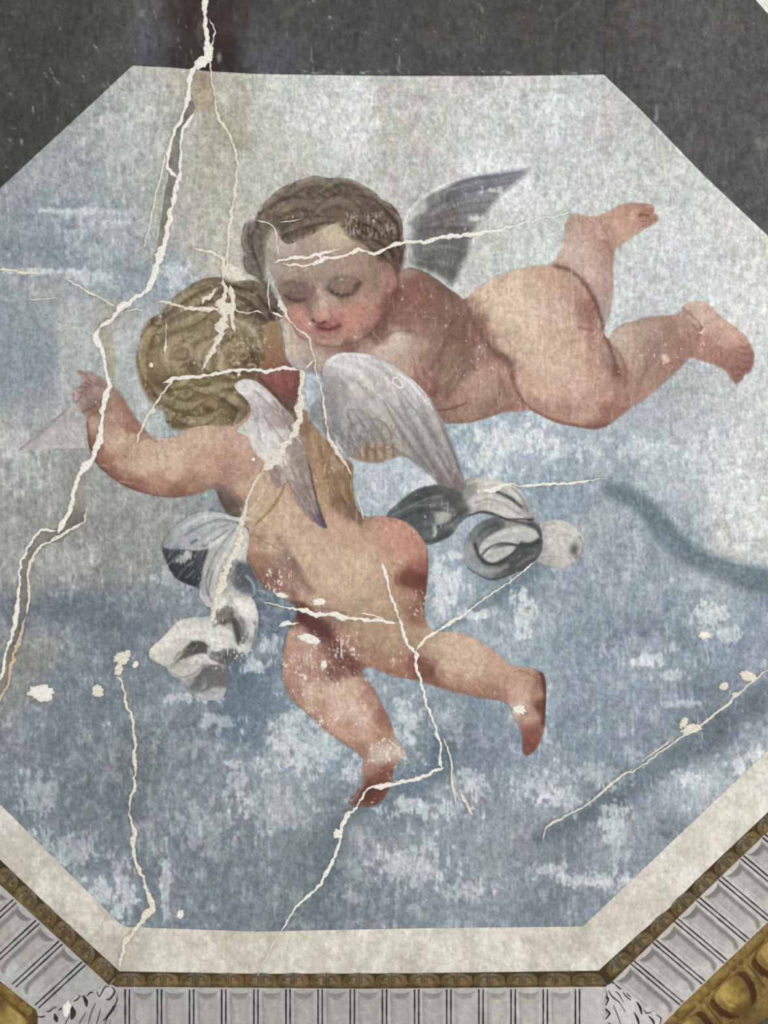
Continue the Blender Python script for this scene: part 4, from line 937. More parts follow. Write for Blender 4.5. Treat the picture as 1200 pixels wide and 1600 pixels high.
# upper folds
g = region(XY('604,805 622,786 640,771 657,762 682,757 700,758 727,760 729,749 753,744 776,747 798,756 815,768 828,785 833,805 843,822 834,816 816,812 792,812 772,807 754,802 736,806 720,817 706,836 686,847 664,852 640,846 615,830'))
lay(g, P('640,800,#54585a 655,780,#484c4e 690,790,#585b5b 712,780,#4c4f51 692,806,#a3a39a 672,822,#63676a 695,835,#494d50 720,805,#5f605f 640,830,#565a5d 735,770,#8d8c87 742,782,#b3b1aa 770,772,#b5b3ac 760,755,#b9b7ae 800,775,#aeaca6 790,800,#bbb9b4 770,792,#b7b5af 825,800,#95938e 745,800,#a19f9a 660,805,#4d5153'), eps=8, brush=.12, edge=.5)
st('610,806 640,792 665,780 690,776', 3, '#7d8080', .6, 3); st('620,812 650,800 680,796 705,800', 4, '#3b3f42', .6, 4); st('640,785 665,775 690,768', 5, '#3d4144', .5, 5); st('650,790 680,788 700,786', 2.5, '#8b8d8c', .5, 3)
st('655,825 690,822 712,808 728,796', 4, '#3c4043', .6, 4); st('676,820 680,828 678,836', 6, '#c3c5c2', .6, 3, .7); st('640,838 670,846 700,836', 4, '#3d4144', .6, 4)
st('776,768 798,779 814,792', 5, '#454747', .8, 3); st('734,806 752,800 770,803 790,811 812,812 832,812', 4, '#393c3d', .85, 2.5); st('728,775 750,770 775,772 800,788 820,800', 3, '#93918c', .5, 4); st('735,795 760,788 785,790', 3, '#8f8d88', .5, 4)
st('800,760 815,772 824,790', 3, '#c9c7c0', .6, 3); st('748,768 766,765 784,758 798,757', 5, '#dad9d3', .85, 2.5, .3); st('700,775 712,790 720,805', 8, '#46494b', .5, 5); st('740,790 760,778 790,782 812,796', 3, '#cac8c2', .4, 4)
fillpoly(XY('738,776 756,772 780,776 806,792 824,806 806,806 786,802 768,796 752,792 738,794'), '#bfbdb7', .45, 4); st('742,786 764,780 790,790 812,804', 2.5, '#7d7b77', .55, 3); st('756,756 776,754 796,764 812,780', 4, '#c9c7bf', .6, 4); st('800,762 816,778 824,798', 3, '#63645f', .5, 3); st('770,797 792,803 816,808', 3, '#d3d1cb', .6, 3); st('730,756 748,750 770,750', 5, '#c4c2b9', .5, 4)
emit('cloth_fold', g, LY + .0006, 1.5, SR, MP, 1.1, .9)
CLIP = None

# ================================================================== blond cherub
CB = thing('painted_cherub', 480, 850, 'blond naked cherub seen from behind with one arm stretched out to the left', 'cherub', 'painted cherubs')
gB = region(XY('''122,579 134,580 145,582 155,588 168,597 182,607 192,620 200,633 213,653 227,670 236,682 253,684 273,683 283,678 300,668 320,663 347,665 372,660 400,600 404,500 420,494 436,500 441,515 444,537 447,557 457,572 467,580 470,596 466,620 462,636 470,640 480,642 486,656 500,675 515,692 530,710 549,722 552,740 552,760 555,785 561,799 573,807 590,806 620,810 641,820 658,838 667,857 669,883 667,917 663,950 667,972
675,983 690,987 710,986 733,992 753,1003 777,1020 796,1037 810,1042 827,1043 843,1048 852,1060 853,1093 851,1132 845,1156 836,1171 824,1180 816,1174 817,1156 810,1134 801,1115 795,1101 783,1095 753,1090 720,1083 687,1075 667,1067 647,1062 617,1057 593,1047 575,1042 566,1050 570,1058 581,1070 590,1087 600,1107 610,1127 618,1150 632,1173 628,1186 616,1202 612,1221 604,1240 591,1255 573,1260 553,1259 545,1252 557,1238 567,1222 565,1200 567,1184 540,1163 510,1143 483,1117 457,1093 443,1067 441,1033 445,1007 453,980 465,958 462,946 448,938 430,927 412,918 399,900 388,877 385,858 389,828 374,818 358,806 345,785 334,763 307,772 277,777 247,775 217,768 190,757 167,740 150,723 140,700 137,677 135,653 127,643 119,630 113,620 115,610 127,602 134,594 126,588'''), sub=3)
lay(gB, P('''140,610,#93756a 128,584,#9b7d70 150,630,#8a675a 120,618,#9b8078 165,610,#99796b 160,660,#a9846f 180,650,#ab7f6c 195,640,#a06d5b 212,668,#9c6a57 148,700,#8c5a4a 175,690,#b8957d 200,690,#bb997f 190,720,#b3876f 170,735,#8a5542
230,700,#bd9a80 220,730,#c19d83 260,690,#c19f86 270,730,#c3a086 300,690,#c09a80 330,680,#c19b82 250,760,#a87a62 210,760,#8e5c48 300,755,#a5765f 280,772,#855745 330,740,#b0826c 320,720,#b98e76 350,700,#b98f79
370,700,#bf9680 360,740,#ab7f6a 380,760,#be967c 420,780,#bf9b80 400,800,#c2a084 450,810,#c2a084 480,830,#bf9c81 430,850,#bd9879 470,870,#c6a283 520,820,#bb9377 550,830,#bf9377 520,870,#c4a284 580,830,#bc8b70 410,850,#b48a70 400,880,#9a6d57 420,910,#85594a 450,900,#9a7360 455,880,#8d6e5e 440,925,#a78070
355,790,#5f4d44 345,775,#7a6154 366,802,#6b574c 510,700,#9c7452 530,750,#8b6346 500,760,#a27b58 540,780,#86603f 490,690,#a07a5a 550,740,#8f6749 530,720,#a27d63 560,800,#74563f 500,790,#a78463
600,830,#bd8a6e 640,840,#bb8268 650,860,#b37a60 620,870,#bb8b6f 655,890,#9c5d48 640,905,#7b4433 662,912,#6e3a2d 600,900,#b99273 560,880,#c4a180 520,910,#c5a386 480,930,#bd9678 560,920,#bd9a7a 600,940,#b2906f 640,930,#a87e62 655,950,#925c48 490,910,#bb9376
500,945,#b08d70 560,950,#ac8b6d 610,970,#ac8a6b 480,965,#6f4438 500,985,#6d443c 468,955,#61352c 560,980,#a78368 600,1000,#ab8568 640,1000,#a98567 550,1010,#a4755f 520,1020,#8b5c4c 580,1030,#a1715c 540,1040,#7f4c40 620,1050,#a26a58 650,1040,#83513f 660,1010,#ac8a6b 680,1010,#b6957a
465,1000,#b58871 480,1020,#b98c76 455,1040,#b08069 500,1040,#a97a66 520,1050,#7f5042 460,1080,#a87a65 490,1080,#c29c84 520,1080,#c6a28a 550,1080,#c09a81 580,1090,#a77863 500,1110,#b58770 540,1110,#c8a58d 570,1120,#c5a088 597,1120,#97624f 540,1140,#b88b74 570,1150,#c09981 600,1150,#a9755f 560,1172,#a07059 605,1170,#bf9f90 590,1185,#b99888 580,1200,#a27060 600,1205,#8a5443 575,1240,#6b3a30 595,1235,#7b4030 555,1250,#7b5548
700,1010,#c3a188 740,1010,#c4a085 700,1040,#c19d83 740,1040,#c39e86 770,1040,#bf957b 790,1060,#b78a70 690,1062,#9c7059 730,1074,#a9785f 770,1086,#a1705a 665,1055,#7a4a39 820,1060,#b98a72 840,1080,#a97660 820,1090,#c09a85 825,1120,#b58a75 848,1100,#6e4032 846,1062,#8b5c4a 830,1150,#8d5040 822,1170,#7a4034 842,1140,#8a5746
430,520,#97764f 425,555,#8f6a49 435,580,#8c5548 450,600,#7d4540 455,620,#72443a 440,600,#854a42 458,635,#65503f 470,660,#8a6a50'''), eps=9, brush=.07, edge=.45)
# arm and hand
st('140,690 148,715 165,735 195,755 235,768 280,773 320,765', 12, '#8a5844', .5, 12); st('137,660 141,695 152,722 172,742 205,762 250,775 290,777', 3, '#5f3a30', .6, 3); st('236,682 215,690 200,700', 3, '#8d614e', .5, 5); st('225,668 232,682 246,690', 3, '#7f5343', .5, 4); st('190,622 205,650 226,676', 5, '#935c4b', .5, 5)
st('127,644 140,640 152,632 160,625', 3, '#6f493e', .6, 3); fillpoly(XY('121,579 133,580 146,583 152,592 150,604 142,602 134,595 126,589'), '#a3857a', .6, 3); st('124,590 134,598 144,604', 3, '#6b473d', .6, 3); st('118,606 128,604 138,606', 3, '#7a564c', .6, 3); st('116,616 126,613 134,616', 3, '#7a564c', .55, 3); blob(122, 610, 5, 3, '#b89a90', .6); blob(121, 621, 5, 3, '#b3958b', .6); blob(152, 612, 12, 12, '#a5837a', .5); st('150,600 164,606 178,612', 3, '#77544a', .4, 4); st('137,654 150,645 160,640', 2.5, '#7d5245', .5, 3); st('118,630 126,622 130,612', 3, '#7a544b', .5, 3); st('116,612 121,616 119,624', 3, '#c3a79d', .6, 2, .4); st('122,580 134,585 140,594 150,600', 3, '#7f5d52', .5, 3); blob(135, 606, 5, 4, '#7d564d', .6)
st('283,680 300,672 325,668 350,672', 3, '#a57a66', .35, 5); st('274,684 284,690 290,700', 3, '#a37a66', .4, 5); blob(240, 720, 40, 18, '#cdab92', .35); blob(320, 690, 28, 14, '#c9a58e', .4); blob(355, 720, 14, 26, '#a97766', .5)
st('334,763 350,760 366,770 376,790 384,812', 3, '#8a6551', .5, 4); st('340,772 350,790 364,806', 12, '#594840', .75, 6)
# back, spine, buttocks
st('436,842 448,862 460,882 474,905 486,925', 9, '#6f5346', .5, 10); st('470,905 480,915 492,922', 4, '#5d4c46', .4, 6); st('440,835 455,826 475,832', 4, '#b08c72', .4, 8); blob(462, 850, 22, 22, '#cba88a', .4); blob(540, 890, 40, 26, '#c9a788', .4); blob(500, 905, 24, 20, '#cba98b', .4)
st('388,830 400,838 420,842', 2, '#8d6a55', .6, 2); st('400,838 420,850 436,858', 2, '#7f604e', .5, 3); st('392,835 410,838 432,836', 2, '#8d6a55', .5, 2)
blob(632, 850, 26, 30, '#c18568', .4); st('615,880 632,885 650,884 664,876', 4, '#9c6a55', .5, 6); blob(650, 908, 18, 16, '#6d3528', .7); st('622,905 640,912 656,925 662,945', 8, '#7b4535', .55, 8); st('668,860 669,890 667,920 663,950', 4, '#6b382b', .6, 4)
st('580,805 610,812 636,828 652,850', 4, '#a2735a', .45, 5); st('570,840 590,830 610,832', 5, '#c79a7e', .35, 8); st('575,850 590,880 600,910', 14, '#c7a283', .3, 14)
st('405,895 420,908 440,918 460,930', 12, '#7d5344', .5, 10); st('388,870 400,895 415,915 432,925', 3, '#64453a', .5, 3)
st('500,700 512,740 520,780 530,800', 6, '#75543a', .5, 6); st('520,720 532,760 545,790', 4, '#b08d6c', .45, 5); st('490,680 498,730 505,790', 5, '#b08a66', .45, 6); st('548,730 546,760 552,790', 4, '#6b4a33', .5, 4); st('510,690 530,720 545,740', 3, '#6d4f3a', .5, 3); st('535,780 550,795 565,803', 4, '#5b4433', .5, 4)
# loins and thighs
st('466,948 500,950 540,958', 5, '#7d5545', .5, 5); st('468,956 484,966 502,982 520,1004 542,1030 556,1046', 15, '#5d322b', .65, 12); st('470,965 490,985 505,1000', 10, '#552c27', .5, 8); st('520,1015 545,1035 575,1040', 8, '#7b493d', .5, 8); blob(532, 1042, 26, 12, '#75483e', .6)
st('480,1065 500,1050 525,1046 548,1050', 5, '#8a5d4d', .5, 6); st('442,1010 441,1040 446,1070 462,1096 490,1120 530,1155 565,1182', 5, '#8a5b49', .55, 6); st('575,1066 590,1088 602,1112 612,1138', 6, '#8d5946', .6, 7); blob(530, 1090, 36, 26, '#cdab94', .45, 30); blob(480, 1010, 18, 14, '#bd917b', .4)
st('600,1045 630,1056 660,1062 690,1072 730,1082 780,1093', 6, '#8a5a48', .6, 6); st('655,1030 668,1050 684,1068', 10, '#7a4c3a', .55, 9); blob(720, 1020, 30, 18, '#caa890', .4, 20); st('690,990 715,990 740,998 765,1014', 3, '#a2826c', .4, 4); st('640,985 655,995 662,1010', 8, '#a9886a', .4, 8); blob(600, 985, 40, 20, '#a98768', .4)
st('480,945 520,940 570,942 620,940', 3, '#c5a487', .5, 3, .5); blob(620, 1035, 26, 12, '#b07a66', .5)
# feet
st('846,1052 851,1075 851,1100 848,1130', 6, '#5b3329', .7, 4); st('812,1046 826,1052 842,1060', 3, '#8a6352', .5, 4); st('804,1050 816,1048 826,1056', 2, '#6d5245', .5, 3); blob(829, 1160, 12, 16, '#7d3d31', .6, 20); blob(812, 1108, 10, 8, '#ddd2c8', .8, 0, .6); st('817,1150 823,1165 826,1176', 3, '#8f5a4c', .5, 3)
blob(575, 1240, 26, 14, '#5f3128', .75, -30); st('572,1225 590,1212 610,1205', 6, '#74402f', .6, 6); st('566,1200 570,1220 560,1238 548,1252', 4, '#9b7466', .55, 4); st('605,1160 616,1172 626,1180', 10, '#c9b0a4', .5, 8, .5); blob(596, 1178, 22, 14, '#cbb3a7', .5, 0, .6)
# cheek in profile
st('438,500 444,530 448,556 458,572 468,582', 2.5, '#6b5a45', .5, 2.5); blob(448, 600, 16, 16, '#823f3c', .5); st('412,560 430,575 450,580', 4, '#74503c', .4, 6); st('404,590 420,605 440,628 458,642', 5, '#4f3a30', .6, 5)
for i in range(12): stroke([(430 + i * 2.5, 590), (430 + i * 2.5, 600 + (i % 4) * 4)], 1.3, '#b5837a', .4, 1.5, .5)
# brushwork
hatch(200, (390, 660), (780, 960), (60, 140), (6, 20), ['#d3b496', '#a87f66', '#d9bca0', '#b38d73'], 1.3, .26, 71)
hatch(110, (150, 370), (660, 775), (-10, 30), (8, 26), ['#d0b098', '#a87c66', '#d8bda8'], 1.3, .26, 72)
hatch(110, (445, 620), (990, 1170), (30, 80), (6, 18), ['#d6b7a2', '#a2745f', '#dcc3b0'], 1.3, .28, 73)
hatch(80, (660, 840), (985, 1100), (20, 70), (6, 18), ['#d3b39b', '#a87c64', '#d9bfaa'], 1.3, .28, 74)
hatch(70, (480, 560), (680, 800), (75, 100), (8, 26), ['#b7926e', '#6b4a32', '#c4a17e'], 1.4, .35, 75)
blob(484, 998, 17, 7, '#dcd6cd', .9, 15, .5); blob(497, 940, 9, 7, '#d9d3c9', .8, 0, .5); blob(440, 930, 10, 4, '#e0dcd5', .9, 0, .4); blob(505, 1040, 5, 9, '#ddd6cd', .7, 0, .6)
# tan repair patch with yellow-brown edge under the wing
fillpoly(XY('410,735 428,740 444,752 436,775 420,797 400,816 385,812 378,806 385,785 396,760'), '#b89d7c', .7, 3)
st('411,737 396,760 386,785 378,806', 2.4, '#d9d2c3', .75, 1.5, .3); st('424,740 406,778 390,800', 1.8, '#d6cdbb', .6, 1.5, .4)
stroke([(447, 748, 3), (440, 770, 4), (424, 795, 4), (400, 819, 3)], 3, '#8a6c2a', .85, 2.5)
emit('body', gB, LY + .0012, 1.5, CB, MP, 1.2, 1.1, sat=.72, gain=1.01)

# hair
g = region(XY('''272,465 285,455 305,442 325,435 345,434 365,441 390,438 407,444 418,455 430,466 441,478 443,492 434,502 418,505 413,525 413,560 407,580 400,592 388,600 392,627 388,645 375,660 350,667 325,665 305,667 287,673 270,671 260,660 257,645 245,636 232,623 222,605 215,582 213,560 217,542 222,520 232,502 250,490 262,478'''))
lay(g, P('300,460,#6b5a43 340,450,#655440 390,460,#5d4b3a 410,470,#4e3f33 430,485,#4a3a30 270,490,#6a5a45 240,520,#7d6a48 290,530,#8d7955 330,500,#7f6d4d 370,500,#827250 280,560,#8d7b5a 230,570,#7b6744 330,560,#8f7d5e 370,540,#826d47 400,530,#705d45 395,570,#6b5236 250,610,#69543a 300,590,#7b6640 350,600,#6e5836 300,630,#705c3a 340,630,#84734e 370,640,#665133 280,655,#6b583a 320,650,#7c6a43 230,600,#6e5937 260,520,#6f5c3e 390,620,#6a5638'), eps=10, brush=.18, edge=.65, soft=5)
curls(60, (225, 400), (450, 560), (9, 22), ['#a08c66', '#54442c', '#8f7b54', '#6a5636'], (2, 5), .42, 81)
curls(60, (225, 395), (560, 668), (7, 18), ['#97824f', '#483819', '#8a7646', '#5a4726'], (2, 4.5), .45, 82)
curls(30, (340, 440), (440, 510), (8, 18), ['#7a6850', '#3b2d22', '#6d5b48'], (2, 4), .45, 83)
curls(26, (350, 415), (510, 580), (5, 12), ['#a8946e', '#4b3a26', '#c2b08c'], (1.2, 3), .45, 84)
for x, y, rx, ry in ((285, 545, 26, 18), (335, 560, 22, 24), (255, 575, 14, 24), (320, 640, 24, 12), (290, 610, 20, 14), (370, 470, 22, 14), (300, 470, 26, 12), (250, 520, 12, 20)):
    blob(x, y, rx, ry, '#a08c66', .32); stroke([(x - rx, y + ry * .6), (x - rx * .3, y + ry), (x + rx * .6, y + ry * .8), (x + rx, y)], 5, '#4e3e26', .42, 5); stroke([(x - rx * .8, y - ry * .2), (x, y - ry * .8), (x + rx * .8, y - ry * .3)], 3, '#b5a27c', .35, 4)
for L_, w_ in (('345,442 310,448 285,464 258,488', 24), ('345,448 315,467 285,487 250,507', 24), ('345,470 310,492 275,507 238,522', 26), ('350,490 372,505 396,522 409,548', 26), ('252,500 228,525 220,557 227,592', 24), ('302,520 270,530 255,557 267,584', 26), ('337,528 310,545 305,572 327,592', 26), ('367,530 345,550 345,577 367,592', 24), ('235,598 260,625 290,636 322,624', 22), ('260,640 290,657 320,657 347,640', 22), ('330,610 355,620 377,640 365,662', 20), ('290,600 320,612 347,606 387,600', 18), ('246,590 275,602 302,590', 18), ('268,555 280,540 298,545 296,562 280,566', 14), ('320,555 334,545 346,560 338,578', 14)): lock(XY(L_), w_, '#4f3e24', '#80704d', '#ad9b76', 13, .46)
for L_, w_ in (('352,440 385,446 410,460 436,486', 24), ('355,456 385,462 405,480 420,502', 22), ('345,438 320,440 298,452', 16)): lock(XY(L_), w_, '#35291e', '#5f4e3b', '#83705a', 13, .5)
curls(50, (222, 400), (450, 665), (5, 14), ['#a8956c', '#483820', '#94804f', '#5a4a2e'], (1.5, 4), .3, 86)
hatch(160, (220, 420), (445, 668), (0, 180), (5, 14), ['#b3a078', '#4c3c24', '#9c8960'], 1.3, .3, 87, .6)
for q in range(26):
    R_ = random.Random(q); blob(R_.uniform(225, 400), R_.uniform(450, 660), R_.uniform(6, 14), R_.uniform(5, 12), R_.choice(['#a8966f', '#4d3d26', '#6f5c3c', '#8f7c58']), .45, 0, .6)
blob(326, 640, 9, 7, '#3e2f18', .75); blob(372, 640, 10, 6, '#46361d', .65); blob(283, 548, 5, 4, '#6b5535', .6); blob(250, 600, 18, 10, '#5b4828', .5); blob(395, 560, 8, 10, '#352819', .5)
st('300,570 330,585 360,580 395,585', 5, '#4f3e25', .5, 6); st('330,500 345,520 365,535', 4, '#5b482f', .5, 5); st('262,610 300,605 330,600', 4, '#4b3b22', .5, 5)
hatch(60, (340, 410), (500, 580), (60, 120), (4, 12), ['#c4b391', '#b09c78'], 1.2, .45, 85)
emit('hair', g, LY + .0016, 1.5, CB, MP, 1.3, 1.2, gain=1.04, sat=.70)

# right wing
g = region(XY('503,580 511,562 528,553 545,551 570,553 590,558 612,568 632,582 652,600 670,620 682,640 693,660 701,680 709,700 716,722 723,745 729,763 715,764 700,763 686,757 675,745 661,733 650,725 640,716 625,713 605,720 585,723 565,721 550,715 535,708 525,695 514,685 500,668 490,656 484,646 491,630 503,615 507,600'))
lay(g, P('530,568,#bdbab5 560,563,#c8c6c2 590,578,#b5aeab 620,588,#b0a9a5 650,618,#bab7b3 560,600,#c0b9b2 600,620,#b3aca7 640,650,#a29d9a 518,605,#96948f 540,640,#a29d98 498,645,#7f8387 520,662,#86888a 560,650,#a39d98 600,660,#a59d95 640,680,#8d8886 670,690,#7d7876 690,720,#78706f 712,748,#77696a 660,720,#85807d 620,695,#948a80 580,680,#8f8b85 550,690,#83817d 590,708,#94785f 570,704,#8f7359 610,708,#9a8069 680,660,#97918e 518,684,#7e8082 515,640,#8a8a8a'), eps=9, brush=.08, edge=.4)
R = random.Random(90)
for i in range(46):
    t = R.uniform(0, 1); r0 = R.uniform(0, 1)
    x, y = 520 + 150 * t, 570 + 60 * r0 + 60 * t
    stroke([(x, y), (x + 14 + 10 * t, y + 10 + 14 * t), (x + 22 + 16 * t, y + 26 + 24 * t)], R.uniform(2, 6), R.choice(['#cfccc8', '#8f8a87', '#c3beb9', '#9a9592']), .3, 4)
for L_, w_ in (('640,600 668,640 690,690 722,752', 20), ('620,610 650,660 676,710 705,755', 20), ('600,625 630,670 655,705 680,742', 18), ('575,640 600,675 625,700 645,714', 18), ('545,640 560,670 580,695 600,714', 18), ('525,635 535,665 550,690 570,712', 16), ('505,630 512,655 522,678 540,700', 14)): lock(XY(L_), w_, '#6b6663', '#908b88', '#b4afab', 9, .45)
for L_, w_ in (('515,570 540,575 570,595 590,625', 20), ('540,560 570,570 600,592 620,622', 20), ('575,562 605,575 635,600 655,635', 18)): lock(XY(L_), w_, '#9a9591', '#bcb8b3', '#dad8d4', 9, .5)
st('515,610 525,640 520,670', 14, '#787a7c', .4, 14); st('545,668 570,656 596,658 608,672 612,694', 2.5, '#6b6865', .6, 2.5); st('545,640 575,648 600,668', 3, '#77726e', .35, 5); st('560,600 580,612 596,628', 2, '#7d7874', .45, 3)
for x in range(566, 616, 7): stroke([(x, 692 + (x % 3) * 2), (x - 1, 704), (x + 1, 716)], 3.2, '#6d4c36' if x % 2 else '#b79c82', .6, 2.5, .2)
st('555,700 580,703 612,700', 4, '#7d5d45', .5, 5); hatch(50, (545, 620), (660, 705), (70, 110), (10, 24), ['#6f6b67', '#a8a19a', '#5d5a57'], 1.4, .4, 91)
st('613,594 618,590 624,594 630,604 626,606 618,602 613,596', 2.6, '#dcdbd7', .85, 1.6); stroke([(624, 585, 5), (640, 597, 5), (655, 615, 4), (668, 632, 3)], 4, '#dedddA', .85, 2, .2); stroke(XY('640,592 656,606 668,624 676,640'), 2, '#dedddA', .8, 1.6, .2)
st('512,566 530,556 550,554 576,558', 5, '#dad9d5', .65, 4); st('545,562 565,566 585,574', 8, '#d0cec9', .5, 8); blob(540, 580, 18, 10, '#cfccc7', .4); st('650,700 675,725 700,755', 10, '#766d6c', .4, 12); st('690,665 705,700 718,740', 3, '#6a6362', .45, 3)
hatch(160, (510, 720), (560, 750), (50, 100), (8, 22), ['#c9c6c2', '#7f7b78', '#aba6a2'], 1.3, .28, 92); hatch(60, (500, 560), (650, 705), (40, 80), (8, 20), ['#a6a7a7', '#5f6163'], 1.3, .35, 93); st('526,690 532,702 535,706', 4, '#c9cbc9', .6, 2.5)
emit('wing', g, LY + .0020, 1.5, CB, MP, 1.1, .8)['label'] = 'large grey-white wing with long drooping feathers'
# left wing
g = region(XY('367,606 371,597 384,592 402,597 420,611 440,632 457,650 463,666 471,682 478,710 487,735 491,760 498,785 506,810 511,825 500,822 480,806 467,790 457,772 450,753 436,762 425,752 421,735 412,721 400,710 392,696 387,682 370,676 376,665 388,655 391,636 382,622'))
lay(g, P('385,605,#c6c6c2 410,620,#bfbbb7 440,648,#9d8a86 455,660,#988580 400,670,#c6c4bf 420,690,#c8c6c1 440,690,#c1bbb4 400,640,#b5aca8 415,655,#a59b98 450,700,#9f8c86 465,700,#94807c 430,742,#98827b 450,740,#b3a298 470,740,#a08c82 470,770,#917c76 480,790,#93807a 503,817,#685767 490,770,#8d7b6f 430,715,#cfccc3 380,672,#bdbcb7 475,720,#8f7c76'), eps=8, brush=.1, edge=.4)
for s_, w_, c_, a_ in (('372,605 384,600 402,608 420,624', 8, '#d0d0cc', .6), ('374,612 384,616 392,610 388,602', 2.5, '#e0e0dc', .6), ('400,612 424,636 444,660', 4, '#8a7673', .5), ('405,640 420,670 440,700', 5, '#d3d1cc', .5), ('392,640 402,660 408,690', 3, '#8d827f', .45), ('412,650 430,672 450,700', 3, '#7f6c6a', .45),
        ('440,640 452,668 462,690', 3, '#77615f', .5), ('395,680 412,700 430,720', 4, '#d6d4cf', .5), ('450,752 466,776 484,800 502,818', 3, '#6d5a58', .55), ('455,730 470,762 486,792', 2.5, '#6f5c57', .55), ('465,720 478,760 492,796', 2.5, '#75625a', .5), ('445,735 462,768 480,795', 2.5, '#c3b3aa', .5), ('428,735 432,750 438,758', 6, '#86706b', .5), ('425,705 435,716 446,724', 7, '#dad7cf', .6)): st(s_, w_, c_, a_, 3)
stroke([(474, 690, 2), (482, 720, 3), (489, 755, 3), (497, 790, 3), (508, 822, 3)], 3, '#43403a', .75, 2); st('497,806 504,816 509,824', 5, '#564560', .7, 3)
hatch(120, (375, 470), (600, 720), (40, 80), (6, 18), ['#dad9d5', '#8d817e', '#cfcac5'], 1.3, .4, 95); hatch(60, (425, 500), (720, 815), (55, 70), (8, 22), ['#b9a9a2', '#6d5b58'], 1.2, .4, 96)
emit('wing', g, LY + .0024, 1.5, CB, MP, 1.1, .8)['label'] = 'narrow pale wing with mauve feather tips'
CLIP = None

# ================================================================== drapery hanging at the left
SL = thing('knotted_cloth', 325, 940, "white and charcoal cloth knotted at the blond cherub's side and hanging down left", 'cloth', 'painted cloths')
g = region(XY('340,905 330,950 328,962 304,964 281,968 268,980 252,998 236,1012 233,1026 245,1036 260,1043 266,1054 280,1061 292,1070 298,1082 311,1091 332,1095 348,1090 357,1070 357,1052 353,1041 365,1032 381,1024 397,1012 403,990 404,960 398,940 388,926 376,912'))
lay(g, P('345,915,#a8a79f 340,940,#c9c6bd 350,960,#989488 372,945,#b0aea6 392,955,#cbc9c2 375,990,#8d8d89 390,990,#a3a29e 330,975,#bdbbb3 290,985,#bdbab2 248,1012,#c2beb5 270,1000,#c4c0b6 330,1000,#c8c4ba 350,1000,#bdbab1 312,1008,#6b6862 298,1014,#625f5a 282,1030,#8b8983 290,1047,#a5a29b 322,1030,#bcb9b0 350,1022,#85847f 380,1012,#a5a49f 330,1060,#6a6a6b 345,1060,#636568 310,1075,#868787 335,1087,#a3a5a6 320,1048,#6f6e6d 266,1024,#a5a29a 260,1036,#989690'), eps=7, brush=.14, edge=.55)
for pp, c_, a_ in (('236,1014 252,998 270,982 300,969 330,976 352,982 376,1000 372,1014 350,1012 330,1018 312,1004 298,1006 288,1018 276,1030 262,1040 246,1034 236,1026', '#c6c2b9', .8), ('288,1018 298,1006 314,1003 334,1015 344,1024 322,1021 306,1022 292,1030 280,1041 269,1045', '#5b5852', .85), ('276,1036 296,1026 318,1022 342,1036 320,1044 306,1056 284,1060 267,1052', '#b7b4ab', .85),
        ('310,1054 326,1040 348,1042 357,1056 354,1074 345,1068 326,1077 308,1081 297,1075', '#6b6b6c', .85), ('304,1085 330,1081 352,1074 349,1089 332,1094 314,1092', '#9c9d9d', .8), ('366,934 390,938 401,956 401,980 384,968 372,956', '#d2d0c9', .8), ('346,950 360,946 366,958 352,966 342,962', '#6f6b61', .75), ('362,966 374,972 382,1004 374,1014 368,990', '#4e4d49', .75), ('386,980 402,982 398,1008 384,1018', '#8b8b88', .6)): fillpoly(XY(pp), c_, a_, 3)
for s_, w_, c_, a_ in (('268,1004 286,998 300,1002 296,1014', 4, '#78756f', .5), ('290,1016 304,1004 318,1006 322,1016', 7, '#54524d', .75), ('272,1030 284,1018 300,1018', 4, '#77746f', .6), ('298,1034 308,1024 322,1026 334,1036', 5, '#cfccc4', .6), ('302,1036 306,1028 314,1032 308,1038', 2.5, '#dedcd6', .6), ('266,1050 284,1058 304,1052 318,1040 336,1040', 3, '#716f6c', .7), ('300,1075 312,1060 320,1044', 6, '#5f5f60', .45), ('320,1058 322,1068 316,1076', 3, '#a9a9a8', .6), ('310,1086 332,1090 348,1084', 4, '#b5b7b8', .6), ('350,972 362,968 370,984 374,1000', 5, '#3f3f3c', .7), ('334,978 350,970 360,972', 3.5, '#55534d', .6), ('376,964 382,984 378,1004', 3, '#6d6d6a', .6), ('386,970 390,990 384,1008', 3, '#d3d2cc', .5), ('398,975 400,1000 392,1014', 4, '#6b6d6e', .6), ('340,960 350,956 356,964', 5, '#6d695f', .6), ('334,1030 356,1036 372,1026', 4, '#5d5d5b', .5), ('250,1000 270,988 300,984 326,986', 4, '#d6d3cb', .5), ('240,1014 256,1006 272,1008', 4, '#d8d5cd', .5)): st(s_, w_, c_, a_, 3)
fillpoly(XY('292,1018 298,1006 310,1002 322,1006 330,1016 318,1018 306,1022'), '#4b4944', .85, 4); fillpoly(XY('352,1022 362,1012 380,1018 372,1028 358,1036 344,1034'), '#4c4b48', .7, 5); fillpoly(XY('318,1046 336,1040 352,1048 356,1066 346,1074 330,1070 320,1060'), '#626264', .7, 6)
st('240,1016 258,1004 284,996 318,996 342,1000', 9, '#d8d5cc', .6, 7); st('262,1040 276,1052 296,1050 312,1040', 7, '#b8b5ad', .6, 6); st('372,940 384,950 394,968', 10, '#d9d7d0', .65, 7, .4); st('362,960 368,980 372,1002', 7, '#4a4945', .6, 5); st('334,958 346,968 358,966', 8, '#69655b', .6, 5, .3); st('300,966 320,964 334,972', 6, '#b0b4b5', .5, 5); st('338,985 356,988 362,1004', 7, '#d2cfc6', .6, 6); st('380,1000 392,990 398,972', 6, '#5d5d5b', .5, 5)
